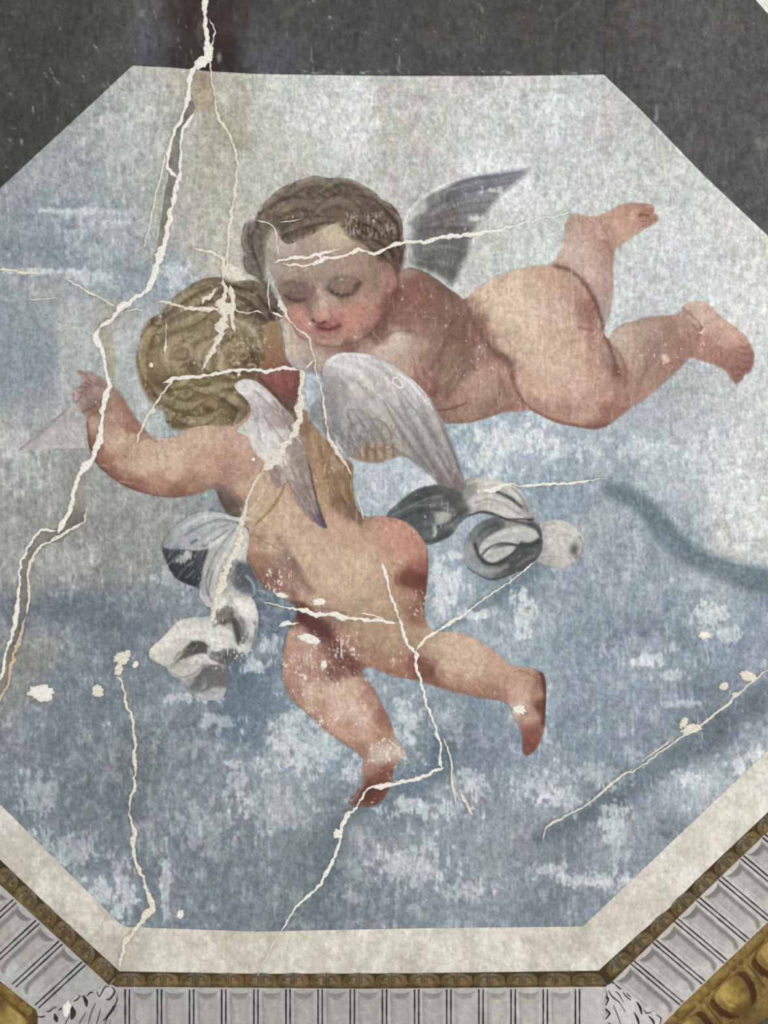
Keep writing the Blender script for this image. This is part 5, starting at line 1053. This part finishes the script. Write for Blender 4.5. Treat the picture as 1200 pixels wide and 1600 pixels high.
for x, y, rx, ry, c_ in ((335, 1015, 18, 12, '#d3d0c8'), (385, 955, 14, 18, '#d9d7d0'), (345, 942, 12, 10, '#dbd8d0'), (350, 1024, 24, 10, '#4f4f4d'), (380, 1014, 16, 8, '#d3d1ca'), (352, 972, 10, 8, '#47463f'), (395, 985, 5, 14, '#e2e0da')): blob(x, y, rx, ry, c_, .7, 0, .9)
emit('hanging_fold', g, LY + .0014, 1.5, SL, MP, 1.2, 1.2)
g = region(XY('376,818 386,826 390,840 387,860 386,876 392,892 401,908 404,922 396,932 378,928 366,918 358,905 352,912 344,926 336,945 324,948 312,931 310,919 288,911 272,900 260,876 254,855 263,834 280,817 300,804 320,799 348,801 370,808 384,806 392,812'))
lay(g, P('300,830,#9aa0a6 330,812,#b0b4b8 318,840,#b3b5b5 290,850,#8d9299 340,850,#bcbdb9 272,872,#3f444c 290,892,#33373e 302,872,#474b52 310,908,#353940 260,852,#757a80 280,858,#6a6f76 340,872,#a3a49f 360,850,#bbb9b0 378,830,#c3c1b8 322,900,#9da1a2 345,895,#a9a8a1 338,930,#b9b7af 322,930,#a3a7a8 370,890,#676b70 386,905,#525860 382,925,#7e858c 365,908,#777b7e 320,875,#8d908f 380,860,#b5b4ad'), eps=7, brush=.12, edge=.5)
for pp, c_, a_ in (('255,856 300,859 326,852 319,878 313,918 286,910 270,898 258,872', '#363a42', .8), ('262,838 280,820 305,806 345,803 372,812 368,822 345,838 322,852 300,859 276,858 257,855', '#a6aaae', .6), ('370,824 389,830 386,862 368,886 352,912 340,942 324,946 312,930 316,890 330,860', '#b3b2ab', .7), ('372,882 388,884 402,912 400,926 384,926 368,912', '#4f545b', .7)): fillpoly(XY(pp), c_, a_, 4)
for s_, w_, c_, a_ in (('372,816 345,812 318,820 290,836', 4, '#6d7177', .65), ('372,818 348,824 322,836 300,848', 4, '#4f5257', .65), ('370,822 352,832 334,844 316,852', 3, '#65686b', .6), ('372,813 340,806 310,810 284,826', 4, '#c9cccd', .6), ('368,819 340,828 310,842', 3, '#d0d1ce', .6), ('366,824 345,842 322,856 300,858', 4, '#c9cac6', .6), ('368,826 350,848 334,872 324,900', 4, '#7b7c7a', .6), ('372,828 358,856 344,880 334,905', 5, '#d0cfc8', .55), ('376,832 368,860 356,884 346,908', 4, '#8a8983', .5), ('384,830 382,856 370,880', 5, '#cfcec8', .5), ('318,880 314,905 320,930', 4, '#8d9294', .6), ('326,890 322,915 330,938', 3, '#5d5f5f', .6), ('332,892 328,912 326,930', 3, '#4d4f4e', .5), ('322,864 316,884 312,910', 4, '#2f333a', .7), ('262,866 270,888 290,906 308,916', 6, '#2f3339', .5), ('364,880 358,900 352,915', 3, '#6a6c6c', .6), ('372,880 380,900 396,918', 10, '#4d535b', .5), ('386,900 396,912 398,924', 5, '#8fa0b2', .6)): st(s_, w_, c_, a_, 3)
blob(288, 873, 14, 8, '#c3c2ba', .7, -10, .9); blob(296, 866, 8, 5, '#cfcdc4', .6, 0, .9)
hatch(90, (262, 380), (802, 920), (110, 150), (8, 22), ['#d3d4d1', '#73767a', '#a9abab'], 1.2, .3, 98)
emit('knot_fold', g, LY + .0018, 1.5, SL, MP, 1.1, .9)
CLIP = None

# ================================================================== CRACKS AND LOST PAINT
TOP = .0052
def ribbon(name, pts, mat=None, parent=None, w=4.0, h=.0012, seed=1, rag=.35, base=.0008, top=TOP, taper=True, step=1.8):
    p = np.array([(q[0], q[1], q[2] if len(q) > 2 else w) for q in pts], float)
    if len(p) > 2: p = spline(p, False, 8)
    seg = np.r_[0, np.cumsum(np.hypot(*np.diff(p[:, :2], axis=0).T))]
    n = max(int(seg[-1] / step), 6)
    t = np.linspace(0, seg[-1], n)
    q = np.column_stack([np.interp(t, seg, p[:, i]) for i in range(3)])
    rs = np.random.default_rng(seed)
    def sm(a, k):
        for _ in range(k): a = (np.r_[a[:1], a[:-1]] + a + np.r_[a[1:], a[-1:]]) / 3
        return a
    d = np.gradient(q[:, :2], axis=0); d /= np.linalg.norm(d, axis=1)[:, None] + 1e-9
    nr_ = np.column_stack([-d[:, 1], d[:, 0]])
    q[:, :2] += nr_ * (sm(rs.normal(0, 1, n), 1) * .9 + sm(rs.normal(0, 1, n), 6) * 1.5)[:, None] * min(1.0, w / 3)
    wl = q[:, 2] / 2 * np.clip(1 + rag * (.8 * sm(rs.normal(0, 1, n), 1) + 1.2 * sm(rs.normal(0, 1, n), 3) + 1.9 * sm(rs.normal(0, 1, n), 9)), .25, 2.2)
    wr = q[:, 2] / 2 * np.clip(1 + rag * (.8 * sm(rs.normal(0, 1, n), 1) + 1.2 * sm(rs.normal(0, 1, n), 3) + 1.9 * sm(rs.normal(0, 1, n), 9)), .25, 2.2)
    if taper:
        e = np.minimum(1, np.minimum(np.arange(n) + .3, np.arange(n)[::-1] + .3) / 5)
        wl *= e; wr *= e
    hh = h * (.6 + .5 * rs.random(n))
    off = [(-wl, base), (-wl, top), (-wl * .35, top + hh), (wr * .35, top + hh * .8), (wr, top), (wr, base)]
    rows = []
    for o_, z in off:
        rows.append(np.column_stack([q[:, :2] + nr_ * np.asarray(o_)[:, None], np.broadcast_to(z, n)]))
    co = np.stack(rows, 1).reshape(-1, 3)
    m = len(off)
    i = (np.arange(n - 1)[:, None] * m + np.arange(m - 1)[None]).ravel()
    quads = np.column_stack([i, i + 1, i + 1 + m, i + m])
    return link_mesh(name, co, quads, None, mat or MW, parent)

def patch(name, x, y, rx, ry, rot=0, seed=1, mat=None, parent=None, top=TOP, rag=.22):
    rs = random.Random(seed); n = 26
    c_, s_ = math.cos(math.radians(rot)), math.sin(math.radians(rot))
    ring = []
    for i in range(n):
        a = 2 * math.pi * i / n; r_ = 1 + rs.uniform(-rag, rag)
        u, v = rx * r_ * math.cos(a), ry * r_ * math.sin(a)
        ring.append((x + u * c_ - v * s_, y + u * s_ + v * c_))
    co = [(px, py, .0008) for px, py in ring] + [(px, py, top) for px, py in ring] + [(x + (px - x) * .55, y + (py - y) * .55, top + .0010 * rs.uniform(.6, 1.3)) for px, py in ring] + [(x + (px - x) * .15, y + (py - y) * .15, top + .0010) for px, py in ring]
    q = []
    for k in range(3):
        for i in range(n):
            j = (i + 1) % n
            q.append((k * n + i, (k + 1) * n + i, (k + 1) * n + j, k * n + j))
    q = [f[::-1] for f in q]
    i = 3 * n
    for a in range(0, n // 2 - 1):
        q.append((i + a, i + a + 1, i + n - 2 - a, i + n - 1 - a))
    return link_mesh(name, np.array(co, float), q, None, mat or MW, parent)

def crack(label, cen): return thing('plaster_crack', cen[0], cen[1], label, 'crack', 'filled cracks in the painting')
def fill_grey(pts, parent, cols, depth=.0021):
    global CLIP
    g = region(pts)
    lay(g, cols, eps=8, brush=.12, edge=0)
    o = emit('grey_mortar_fill', g, depth, 1.8, parent, MP, 1.2, .5, sat=1); CLIP = None
    return o

# 1 main crack, top to lower left
K = crack('long wide crack with white ridges and grey mortar running from top edge to lower left', (160, 560))
fill_grey(XY('293,160 304,160 303,178 292,194 284,212 284,250 281,275 277,292 270,318 264,345 258,372 250,396 245,396 249,365 254,330 258,300 263,278 264,258 265,240 271,215 279,196 289,175'), K, P('297,170,#77736c 275,240,#7f7d79 262,320,#7b7872 252,380,#847f78'))
fill_grey(XY('124,742 132,738 134,770 134,805 128,820 108,832 98,846 84,848 66,856 52,874 46,898 48,934 43,962 34,988 21,1028 13,1068 0,1092 -12,1120 -14,1090 0,1064 6,1030 20,992 25,966 30,934 32,905 33,880 40,866 54,846 66,830 84,828 96,816 108,800 114,780 118,760'), K, P('128,780,#8b8983 120,815,#6f6d69 75,840,#7c7a76 50,870,#7b7974 40,920,#74726e 36,970,#6b6d70 12,1050,#7f7c75'))
fill_grey(XY('163,500 172,498 174,520 178,545 180,575 176,590 171,585 168,560 163,540 158,522'), K, P('168,520,#9b978b 174,560,#a9a18d'))
ribbon('white_ridge', [(319, -60, 8), (320, 0, 8), (321, 30, 7), (323, 55, 6), (324, 72, 7), (327, 84, 11)], MW, K, seed=2, rag=.25, taper=False)
patch('plaster_lump', 318, 97, 17, 8, -35, 3, MW, K); patch('plaster_lump', 326, 82, 8, 10, 0, 4, MW, K)
ribbon('white_ridge', [(306, 106, 12), (298, 120, 6), (295, 140, 5), (293, 160, 6), (289, 174, 5), (278, 195, 6), (270, 215, 4), (264, 240, 4), (263, 260, 4), (268, 271, 5), (279, 279, 4)], MW, K, seed=5)
ribbon('white_ridge', [(304, 178, 7), (292, 194, 6), (284, 212, 3), (283, 245, 3), (280, 280, 5), (273, 305, 6), (267, 335, 7), (262, 362, 7), (255, 385, 7), (248, 403, 12), (243, 420, 10), (240, 436, 8), (228, 455, 6), (205, 471, 7), (189, 481, 9), (183, 492, 7), (170, 503, 6), (155, 513, 6)], MW, K, seed=6)
ribbon('white_ridge', [(155, 513, 6), (152, 526, 7), (158, 546, 8), (162, 565, 6), (167, 585, 6), (171, 602, 7), (165, 622, 8), (161, 642, 7), (160, 665, 8), (155, 690, 9), (147, 713, 8), (135, 726, 12), (126, 740, 6), (118, 760, 5), (114, 782, 6), (109, 802, 7), (98, 817, 7), (93, 834, 6)], MW, K, seed=7, rag=.28)
ribbon('white_ridge', [(90, 830, 3), (70, 827, 4), (62, 831, 3), (50, 847, 4), (38, 866, 4), (32, 882, 4), (32, 907, 4), (30, 933, 5), (25, 966, 6), (20, 992, 5), (8, 1027, 4), (3, 1052, 4), (-12, 1090, 4)], MW, K, seed=8)
ribbon('white_ridge', [(134, 798, 3), (130, 817, 3), (101, 833, 5), (80, 846, 3), (64, 854, 4), (50, 874, 4), (45, 897, 3), (47, 933, 3), (42, 960, 2)], MC, K, seed=9, h=.0007)
ribbon('tan_ridge', [(42, 962, 3), (34, 988, 4), (28, 1008, 7), (20, 1028, 5), (12, 1068, 4), (0, 1090, 3), (-14, 1116, 3)], mat_plaster('tan_crack_plaster', '#b09a80', '#cdbba2'), K, seed=10, h=.0007)
ribbon('white_ridge', [(258, 242, 4), (254, 268, 2), (244, 305, 2), (236, 345, 2), (226, 388, 1.5)], MC, K, w=2, seed=11, h=.0004)
# 2 thin crack right of it
K = crack('thin pale crack wandering from the dark panel down to the blond hair', (355, 260))
ribbon('pale_ridge', [(328, 30, 1.5), (335, 50, 2), (333, 70, 2), (329, 100, 2), (333, 130, 2), (338, 165, 2.5), (341, 184, 4), (354, 204, 3), (366, 230, 4), (371, 258, 3), (368, 290, 4), (365, 320, 3.5), (359, 350, 4), (357, 378, 3), (355, 404, 5), (350, 436, 6)], MC, K, w=3, seed=12, h=.0007)
ribbon('pale_ridge', [(300, 388, 2), (320, 392, 3), (338, 398, 6), (350, 410, 9), (350, 432, 12)], MC, K, w=3, seed=13, h=.0006)
fillp = patch('plaster_lump', 362, 425, 20, 11, 35, 14, MC, K, top=.0026); patch('plaster_lump', 372, 433, 16, 6, 20, 15, MC, K, top=.0026)
# 3 star of filler on the blond hair
K = crack('star-shaped clump of white filler breaking through the blond hair', (345, 500))
ribbon('white_ridge', [(349, 436, 9), (354, 452, 10), (346, 470, 12), (352, 486, 18), (347, 505, 20), (342, 525, 13), (335, 545, 8), (325, 565, 5), (315, 580, 3)], MC, K, seed=16, rag=.5)
ribbon('white_ridge', [(345, 482, 9), (320, 484, 6), (300, 483, 5), (280, 479, 4), (262, 474, 5), (244, 471, 4)], MC, K, seed=17)
ribbon('white_ridge', [(340, 448, 6), (332, 462, 8), (322, 468, 8), (316, 477, 3)], MC, K, seed=18, rag=.5)
ribbon('white_ridge', [(360, 445, 7), (364, 465, 8), (362, 490, 8), (365, 508, 5), (368, 520, 3)], MC, K, seed=19, rag=.4)
ribbon('white_ridge', [(356, 480, 6), (380, 490, 2), (400, 487, 3), (412, 490, 2)], MC, K, seed=20, h=.0006)
ribbon('white_ridge', [(260, 500, 1.5), (260, 530, 2), (258, 554, 5)], MC, K, w=2, seed=21, h=.0005)
# 4 left sky crack
K = crack('pale crack crossing the blue sky at the left edge to meet the main crack', (90, 445))
ribbon('pale_ridge', [(96, 435, 1), (112, 441, 2), (126, 448, 2.5), (143, 459, 3.5), (163, 468, 3), (182, 479, 3.5)], MC, K, w=3, seed=22, h=.0006)
ribbon('pale_ridge', [(-60, 420, 2.5), (0, 422, 3), (20, 423, 2), (42, 427, 3), (64, 425, 1.5)], MC, K, w=2, seed=122, h=.0004, rag=.6)
ribbon('pale_ridge', [(40, 469, 1), (66, 468, 1.5), (92, 466, 1)], MC, K, w=1.5, seed=23, h=.0003)
ribbon('pale_ridge', [(196, 488, 4), (212, 484, 3), (228, 486, 3)], MC, K, seed=24, h=.0006)
# 5 crack below the hair and down the back
K = crack('crack below the blond hair turning down over the wing to the knotted cloth', (390, 720))
ribbon('white_ridge', [(254, 601, 3), (272, 593, 5), (285, 590, 5), (310, 589, 5), (330, 585, 4), (360, 580, 4), (400, 578, 4), (420, 579, 5), (440, 576, 5), (466, 578, 5)], MW, K, seed=25)
ribbon('white_ridge', [(464, 577, 4), (473, 582, 7), (471, 605, 6), (469, 630, 8), (465, 655, 10), (461, 674, 12), (447, 692, 11), (432, 712, 13), (420, 726, 14), (410, 737, 5)], MC, K, seed=26, rag=.4)
ribbon('white_ridge', [(476, 580, 2), (485, 569, 3), (496, 562, 2)], MC, K, w=3, seed=27)
ribbon('white_ridge', [(410, 737, 4), (395, 762, 3), (386, 785, 4), (379, 808, 6), (376, 824, 9), (374, 845, 10), (368, 860, 8)], MC, K, seed=28, rag=.4)
ribbon('white_ridge', [(374, 840, 6), (366, 866, 10), (358, 884, 12), (348, 905, 9), (342, 925, 9), (336, 948, 9), (330, 972, 7)], MC, K, seed=29, rag=.5)
ribbon('white_ridge', [(272, 594, 3), (262, 606, 3), (250, 622, 3), (238, 640, 3), (226, 662, 3), (218, 680, 3), (211, 694, 3)], MC, K, w=3, seed=30, h=.0008)
patch('plaster_lump', 239, 643, 5, 5, 0, 31, MC, K)
# 6 forehead and wing
K = crack('jagged white crack crossing the dark-haired forehead and dark wing', (650, 375))
ribbon('white_ridge', [(428, 411, 3), (452, 405, 3), (475, 402, 5), (500, 398, 4), (520, 392, 3), (535, 389, 2)], MW, K, seed=32)
ribbon('white_ridge', [(440, 414, 2), (462, 414, 3), (480, 416, 4), (498, 409, 5), (512, 404, 4), (530, 402, 3), (548, 396, 4), (562, 392, 5), (580, 396, 4), (592, 394, 5), (606, 388, 4), (618, 382, 6), (640, 378, 4), (660, 380, 5), (672, 377, 8), (690, 372, 5), (715, 369, 7), (738, 366, 6), (756, 362, 5), (776, 361, 4), (800, 354, 2.5), (830, 346, 2), (860, 339, 2), (895, 333, 1.5)], MW, K, seed=33)
ribbon('white_ridge', [(500, 398, 4), (502, 404, 6), (498, 410, 4)], MW, K, seed=34)
ribbon('white_ridge', [(436, 348, .8), (455, 346, 1.2), (472, 342, .8)], MC, K, w=1, seed=35, h=.0002)
# 7 thin crack between the faces and through the large wing
K = crack('thin pale crack dropping between the faces and through the large grey wing', (490, 640))
ribbon('pale_ridge', [(400, 345, 2), (420, 350, 1.5), (430, 360, 2), (433, 385, 2), (437, 402, 2)], MC, K, w=2, seed=36, h=.0005)
ribbon('pale_ridge', [(421, 432, 2), (419, 455, 2), (421, 486, 2)], MC, K, w=2, seed=37, h=.0005)
ribbon('white_ridge', [(423, 488, 3), (433, 493, 4), (443, 496, 3)], MW, K, seed=38)
ribbon('pale_ridge', [(434, 466, 4), (440, 478, 8), (447, 492, 6), (455, 505, 2), (470, 517, 2), (483, 530, 3), (487, 545, 2), (491, 565, 2), (497, 590, 2.5), (504, 613, 2), (507, 640, 3), (511, 668, 3), (517, 690, 4), (526, 704, 6), (536, 718, 4), (546, 735, 2), (550, 746, 1.5)], MC, K, w=3, seed=39, h=.0007)
ribbon('pale_ridge', [(556, 770, 2), (562, 790, 2), (570, 812, 4)], MC, K, w=2, seed=40, h=.0006)
# 8 big lower crack
K = crack('forked white crack from the blond cherub’s buttock past both feet to the lower border'.replace('’', "'"), (620, 1120))
ribbon('white_ridge', [(596, 878, 3), (601, 897, 5), (607, 917, 4), (615, 942, 3), (624, 968, 4), (634, 1000, 5), (642, 1012, 4), (649, 1022, 6)], MW, K, seed=41)
ribbon('white_ridge', [(649, 1015, 8), (651, 1040, 4), (656, 1060, 4), (663, 1085, 4), (666, 1102, 4), (674, 1120, 3), (681, 1138, 4), (684, 1150, 7), (689, 1168, 4), (686, 1188, 3), (690, 1200, 5)], MW, K, seed=42)
ribbon('white_ridge', [(694, 1199, 4), (682, 1203, 5), (664, 1212, 5), (645, 1218, 5), (620, 1223, 6), (596, 1228, 6), (577, 1231, 5), (566, 1246, 4), (555, 1262, 4), (544, 1272, 7), (537, 1284, 6), (531, 1310, 4), (524, 1335, 5), (515, 1356, 5), (504, 1375, 5), (490, 1392, 3), (474, 1406, 5), (462, 1418, 3), (450, 1436, 2), (438, 1455, 2)], MW, K, seed=43)
patch('plaster_lump', 528, 1302, 7, 8, 0, 44, MW, K)
ribbon('white_ridge', [(649, 1016, 4), (660, 1002, 4), (684, 985, 4), (708, 970, 5), (722, 961, 4), (742, 947, 2.5), (768, 928, 2), (798, 907, 2), (820, 891, 3), (838, 876, 2)], MW, K, w=3, seed=45)
ribbon('white_ridge', [(412, 941, 2), (440, 946, 2), (464, 952, 4), (478, 954, 8), (495, 959, 7), (515, 961, 7), (540, 964, 7), (565, 967, 5), (592, 969, 4), (622, 973, 3)], MW, K, seed=46, rag=.45)
ribbon('white_ridge', [(434, 978, 3), (448, 975, 6), (468, 973, 3)], MW, K, seed=47, rag=.5)
ribbon('white_ridge', [(560, 957, 1.5), (580, 960, 2), (602, 966, 2)], MW, K, w=2, seed=48, h=.0005)
ribbon('white_ridge', [(690, 1152, 1.5), (700, 1170, 2), (706, 1195, 2), (706, 1215, 3), (710, 1240, 3), (712, 1258, 1.5)], MC, K, w=2, seed=49, h=.0005)
ribbon('white_ridge', [(718, 1238, 4), (726, 1250, 5), (738, 1275, 2)], MC, K, w=3, seed=50, h=.0005)
ribbon('white_ridge', [(436, 1458, 1.5), (416, 1495, 2), (402, 1524, 2)], MC, K, w=2, seed=51, h=.0004)
# 9 left lower vertical crack
K = crack('vertical crack from a funnel-shaped chip down to the lower left border corner', (208, 1280))
ribbon('white_ridge', [(183, 1056, 3), (190, 1064, 3), (194, 1082, 4), (199, 1104, 6), (205, 1118, 4), (210, 1140, 3), (213, 1162, 4), (210, 1182, 6), (211, 1204, 3), (210, 1228, 5), (205, 1248, 4), (204, 1268, 3), (208, 1286, 4), (212, 1300, 9), (209, 1318, 7), (211, 1338, 4), (218, 1360, 4), (226, 1378, 4), (232, 1398, 9), (236, 1414, 10), (230, 1428, 9), (218, 1442, 5), (208, 1458, 5), (196, 1470, 6), (193, 1488, 4), (187, 1512, 4)], MC, K, seed=52, rag=.4)
patch('plaster_lump', 190, 1028, 11, 10, 0, 53, MC, K); patch('plaster_lump', 186, 1046, 6, 9, 10, 54, MC, K); patch('plaster_lump', 200, 1021, 5, 6, 0, 55, MC, K)
# 10 lower right diagonal
K = crack('fine diagonal crack with chipped spots in the dark streak at lower right', (1030, 1170))
ribbon('pale_ridge', [(1260, 1000, 2), (1200, 1046, 2), (1180, 1060, 2.5), (1155, 1082, 2), (1138, 1098, 3), (1118, 1114, 2), (1098, 1130, 3), (1060, 1154, 2.5), (1040, 1168, 2), (1015, 1186, 2), (994, 1202, 2), (972, 1210, 3), (945, 1234, 3), (925, 1250, 2), (905, 1263, 2), (880, 1276, 2.5), (864, 1284, 3), (853, 1294, 2), (848, 1312, 1.5)], MC, K, w=2.5, seed=56, h=.0007)
ribbon('pale_ridge', [(1048, 1155, 2), (1020, 1176, 1.5), (1000, 1190, 1.5)], MC, K, w=2, seed=57, h=.0004)
for i, (x, y, rx, ry, a) in enumerate([(1168, 1056, 15, 7, 20), (1130, 1072, 7, 6, -20), (1148, 1085, 5, 4, 0), (1080, 1139, 16, 7, -15), (1068, 1128, 5, 10, 30)]): patch('plaster_lump', x, y, rx, ry, a, 60 + i, MC, K)
# 11 right of the cloth
K = crack('short level crack in the sky right of the fluttering cloth', (860, 757))
ribbon('white_ridge', [(752, 768, 5), (770, 765, 6), (785, 759, 6), (796, 757, 3), (815, 759, 2), (832, 758, 5), (855, 757, 5), (880, 756, 4), (908, 755, 4), (925, 750, 1.5), (945, 748, 1.5)], MW, K, seed=66)

# single chips of lost paint
for i, (x, y, rx, ry, a, lb) in enumerate([
    (65, 1082, 19, 13, 10, 'large white chip of lost paint in the lower left sky near the main crack'),
    (153, 1079, 9, 10, 0, 'small cream chip of lost paint between the large chip and the vertical crack'),
    (484, 998, 18, 7, 15, "white chip on the blond cherub's left thigh"),
    (498, 940, 10, 6, 0, "white chip on the blond cherub's lower back"),
    (440, 930, 9, 4, 10, "white chip on the blond cherub's side beside the hanging cloth"),
    (506, 1038, 5, 6, 0, 'tiny white chip at the crease of the left thigh'),
    (811, 1108, 10, 7, 10, "white chip on the sole of the blond cherub's right foot"),
    (1100, 992, 9, 6, 0, 'ragged white chip in the blue sky at the right'),
    (237, 571, 3, 4, 0, 'tiny white chip at the left edge of the blond hair'),
    (105, 1575, 6, 12, 8, 'upright white chip beside the lower left acanthus leaf'),
    (282, 1428, 5, 7, 0, 'small pale chip just above the lower border'),
    (212, 1038, 4, 6, 30, 'thin pale chip right of the funnel-shaped chip'),
    (396, 718, 3, 3, 0, "tiny white dot on the blond cherub's shoulder blade")]):
    tag(patch('paint_chip', x, y, rx, ry, a, 100 + i, MW if i != 1 else MC), lb, 'chip', 'chips of lost paint')
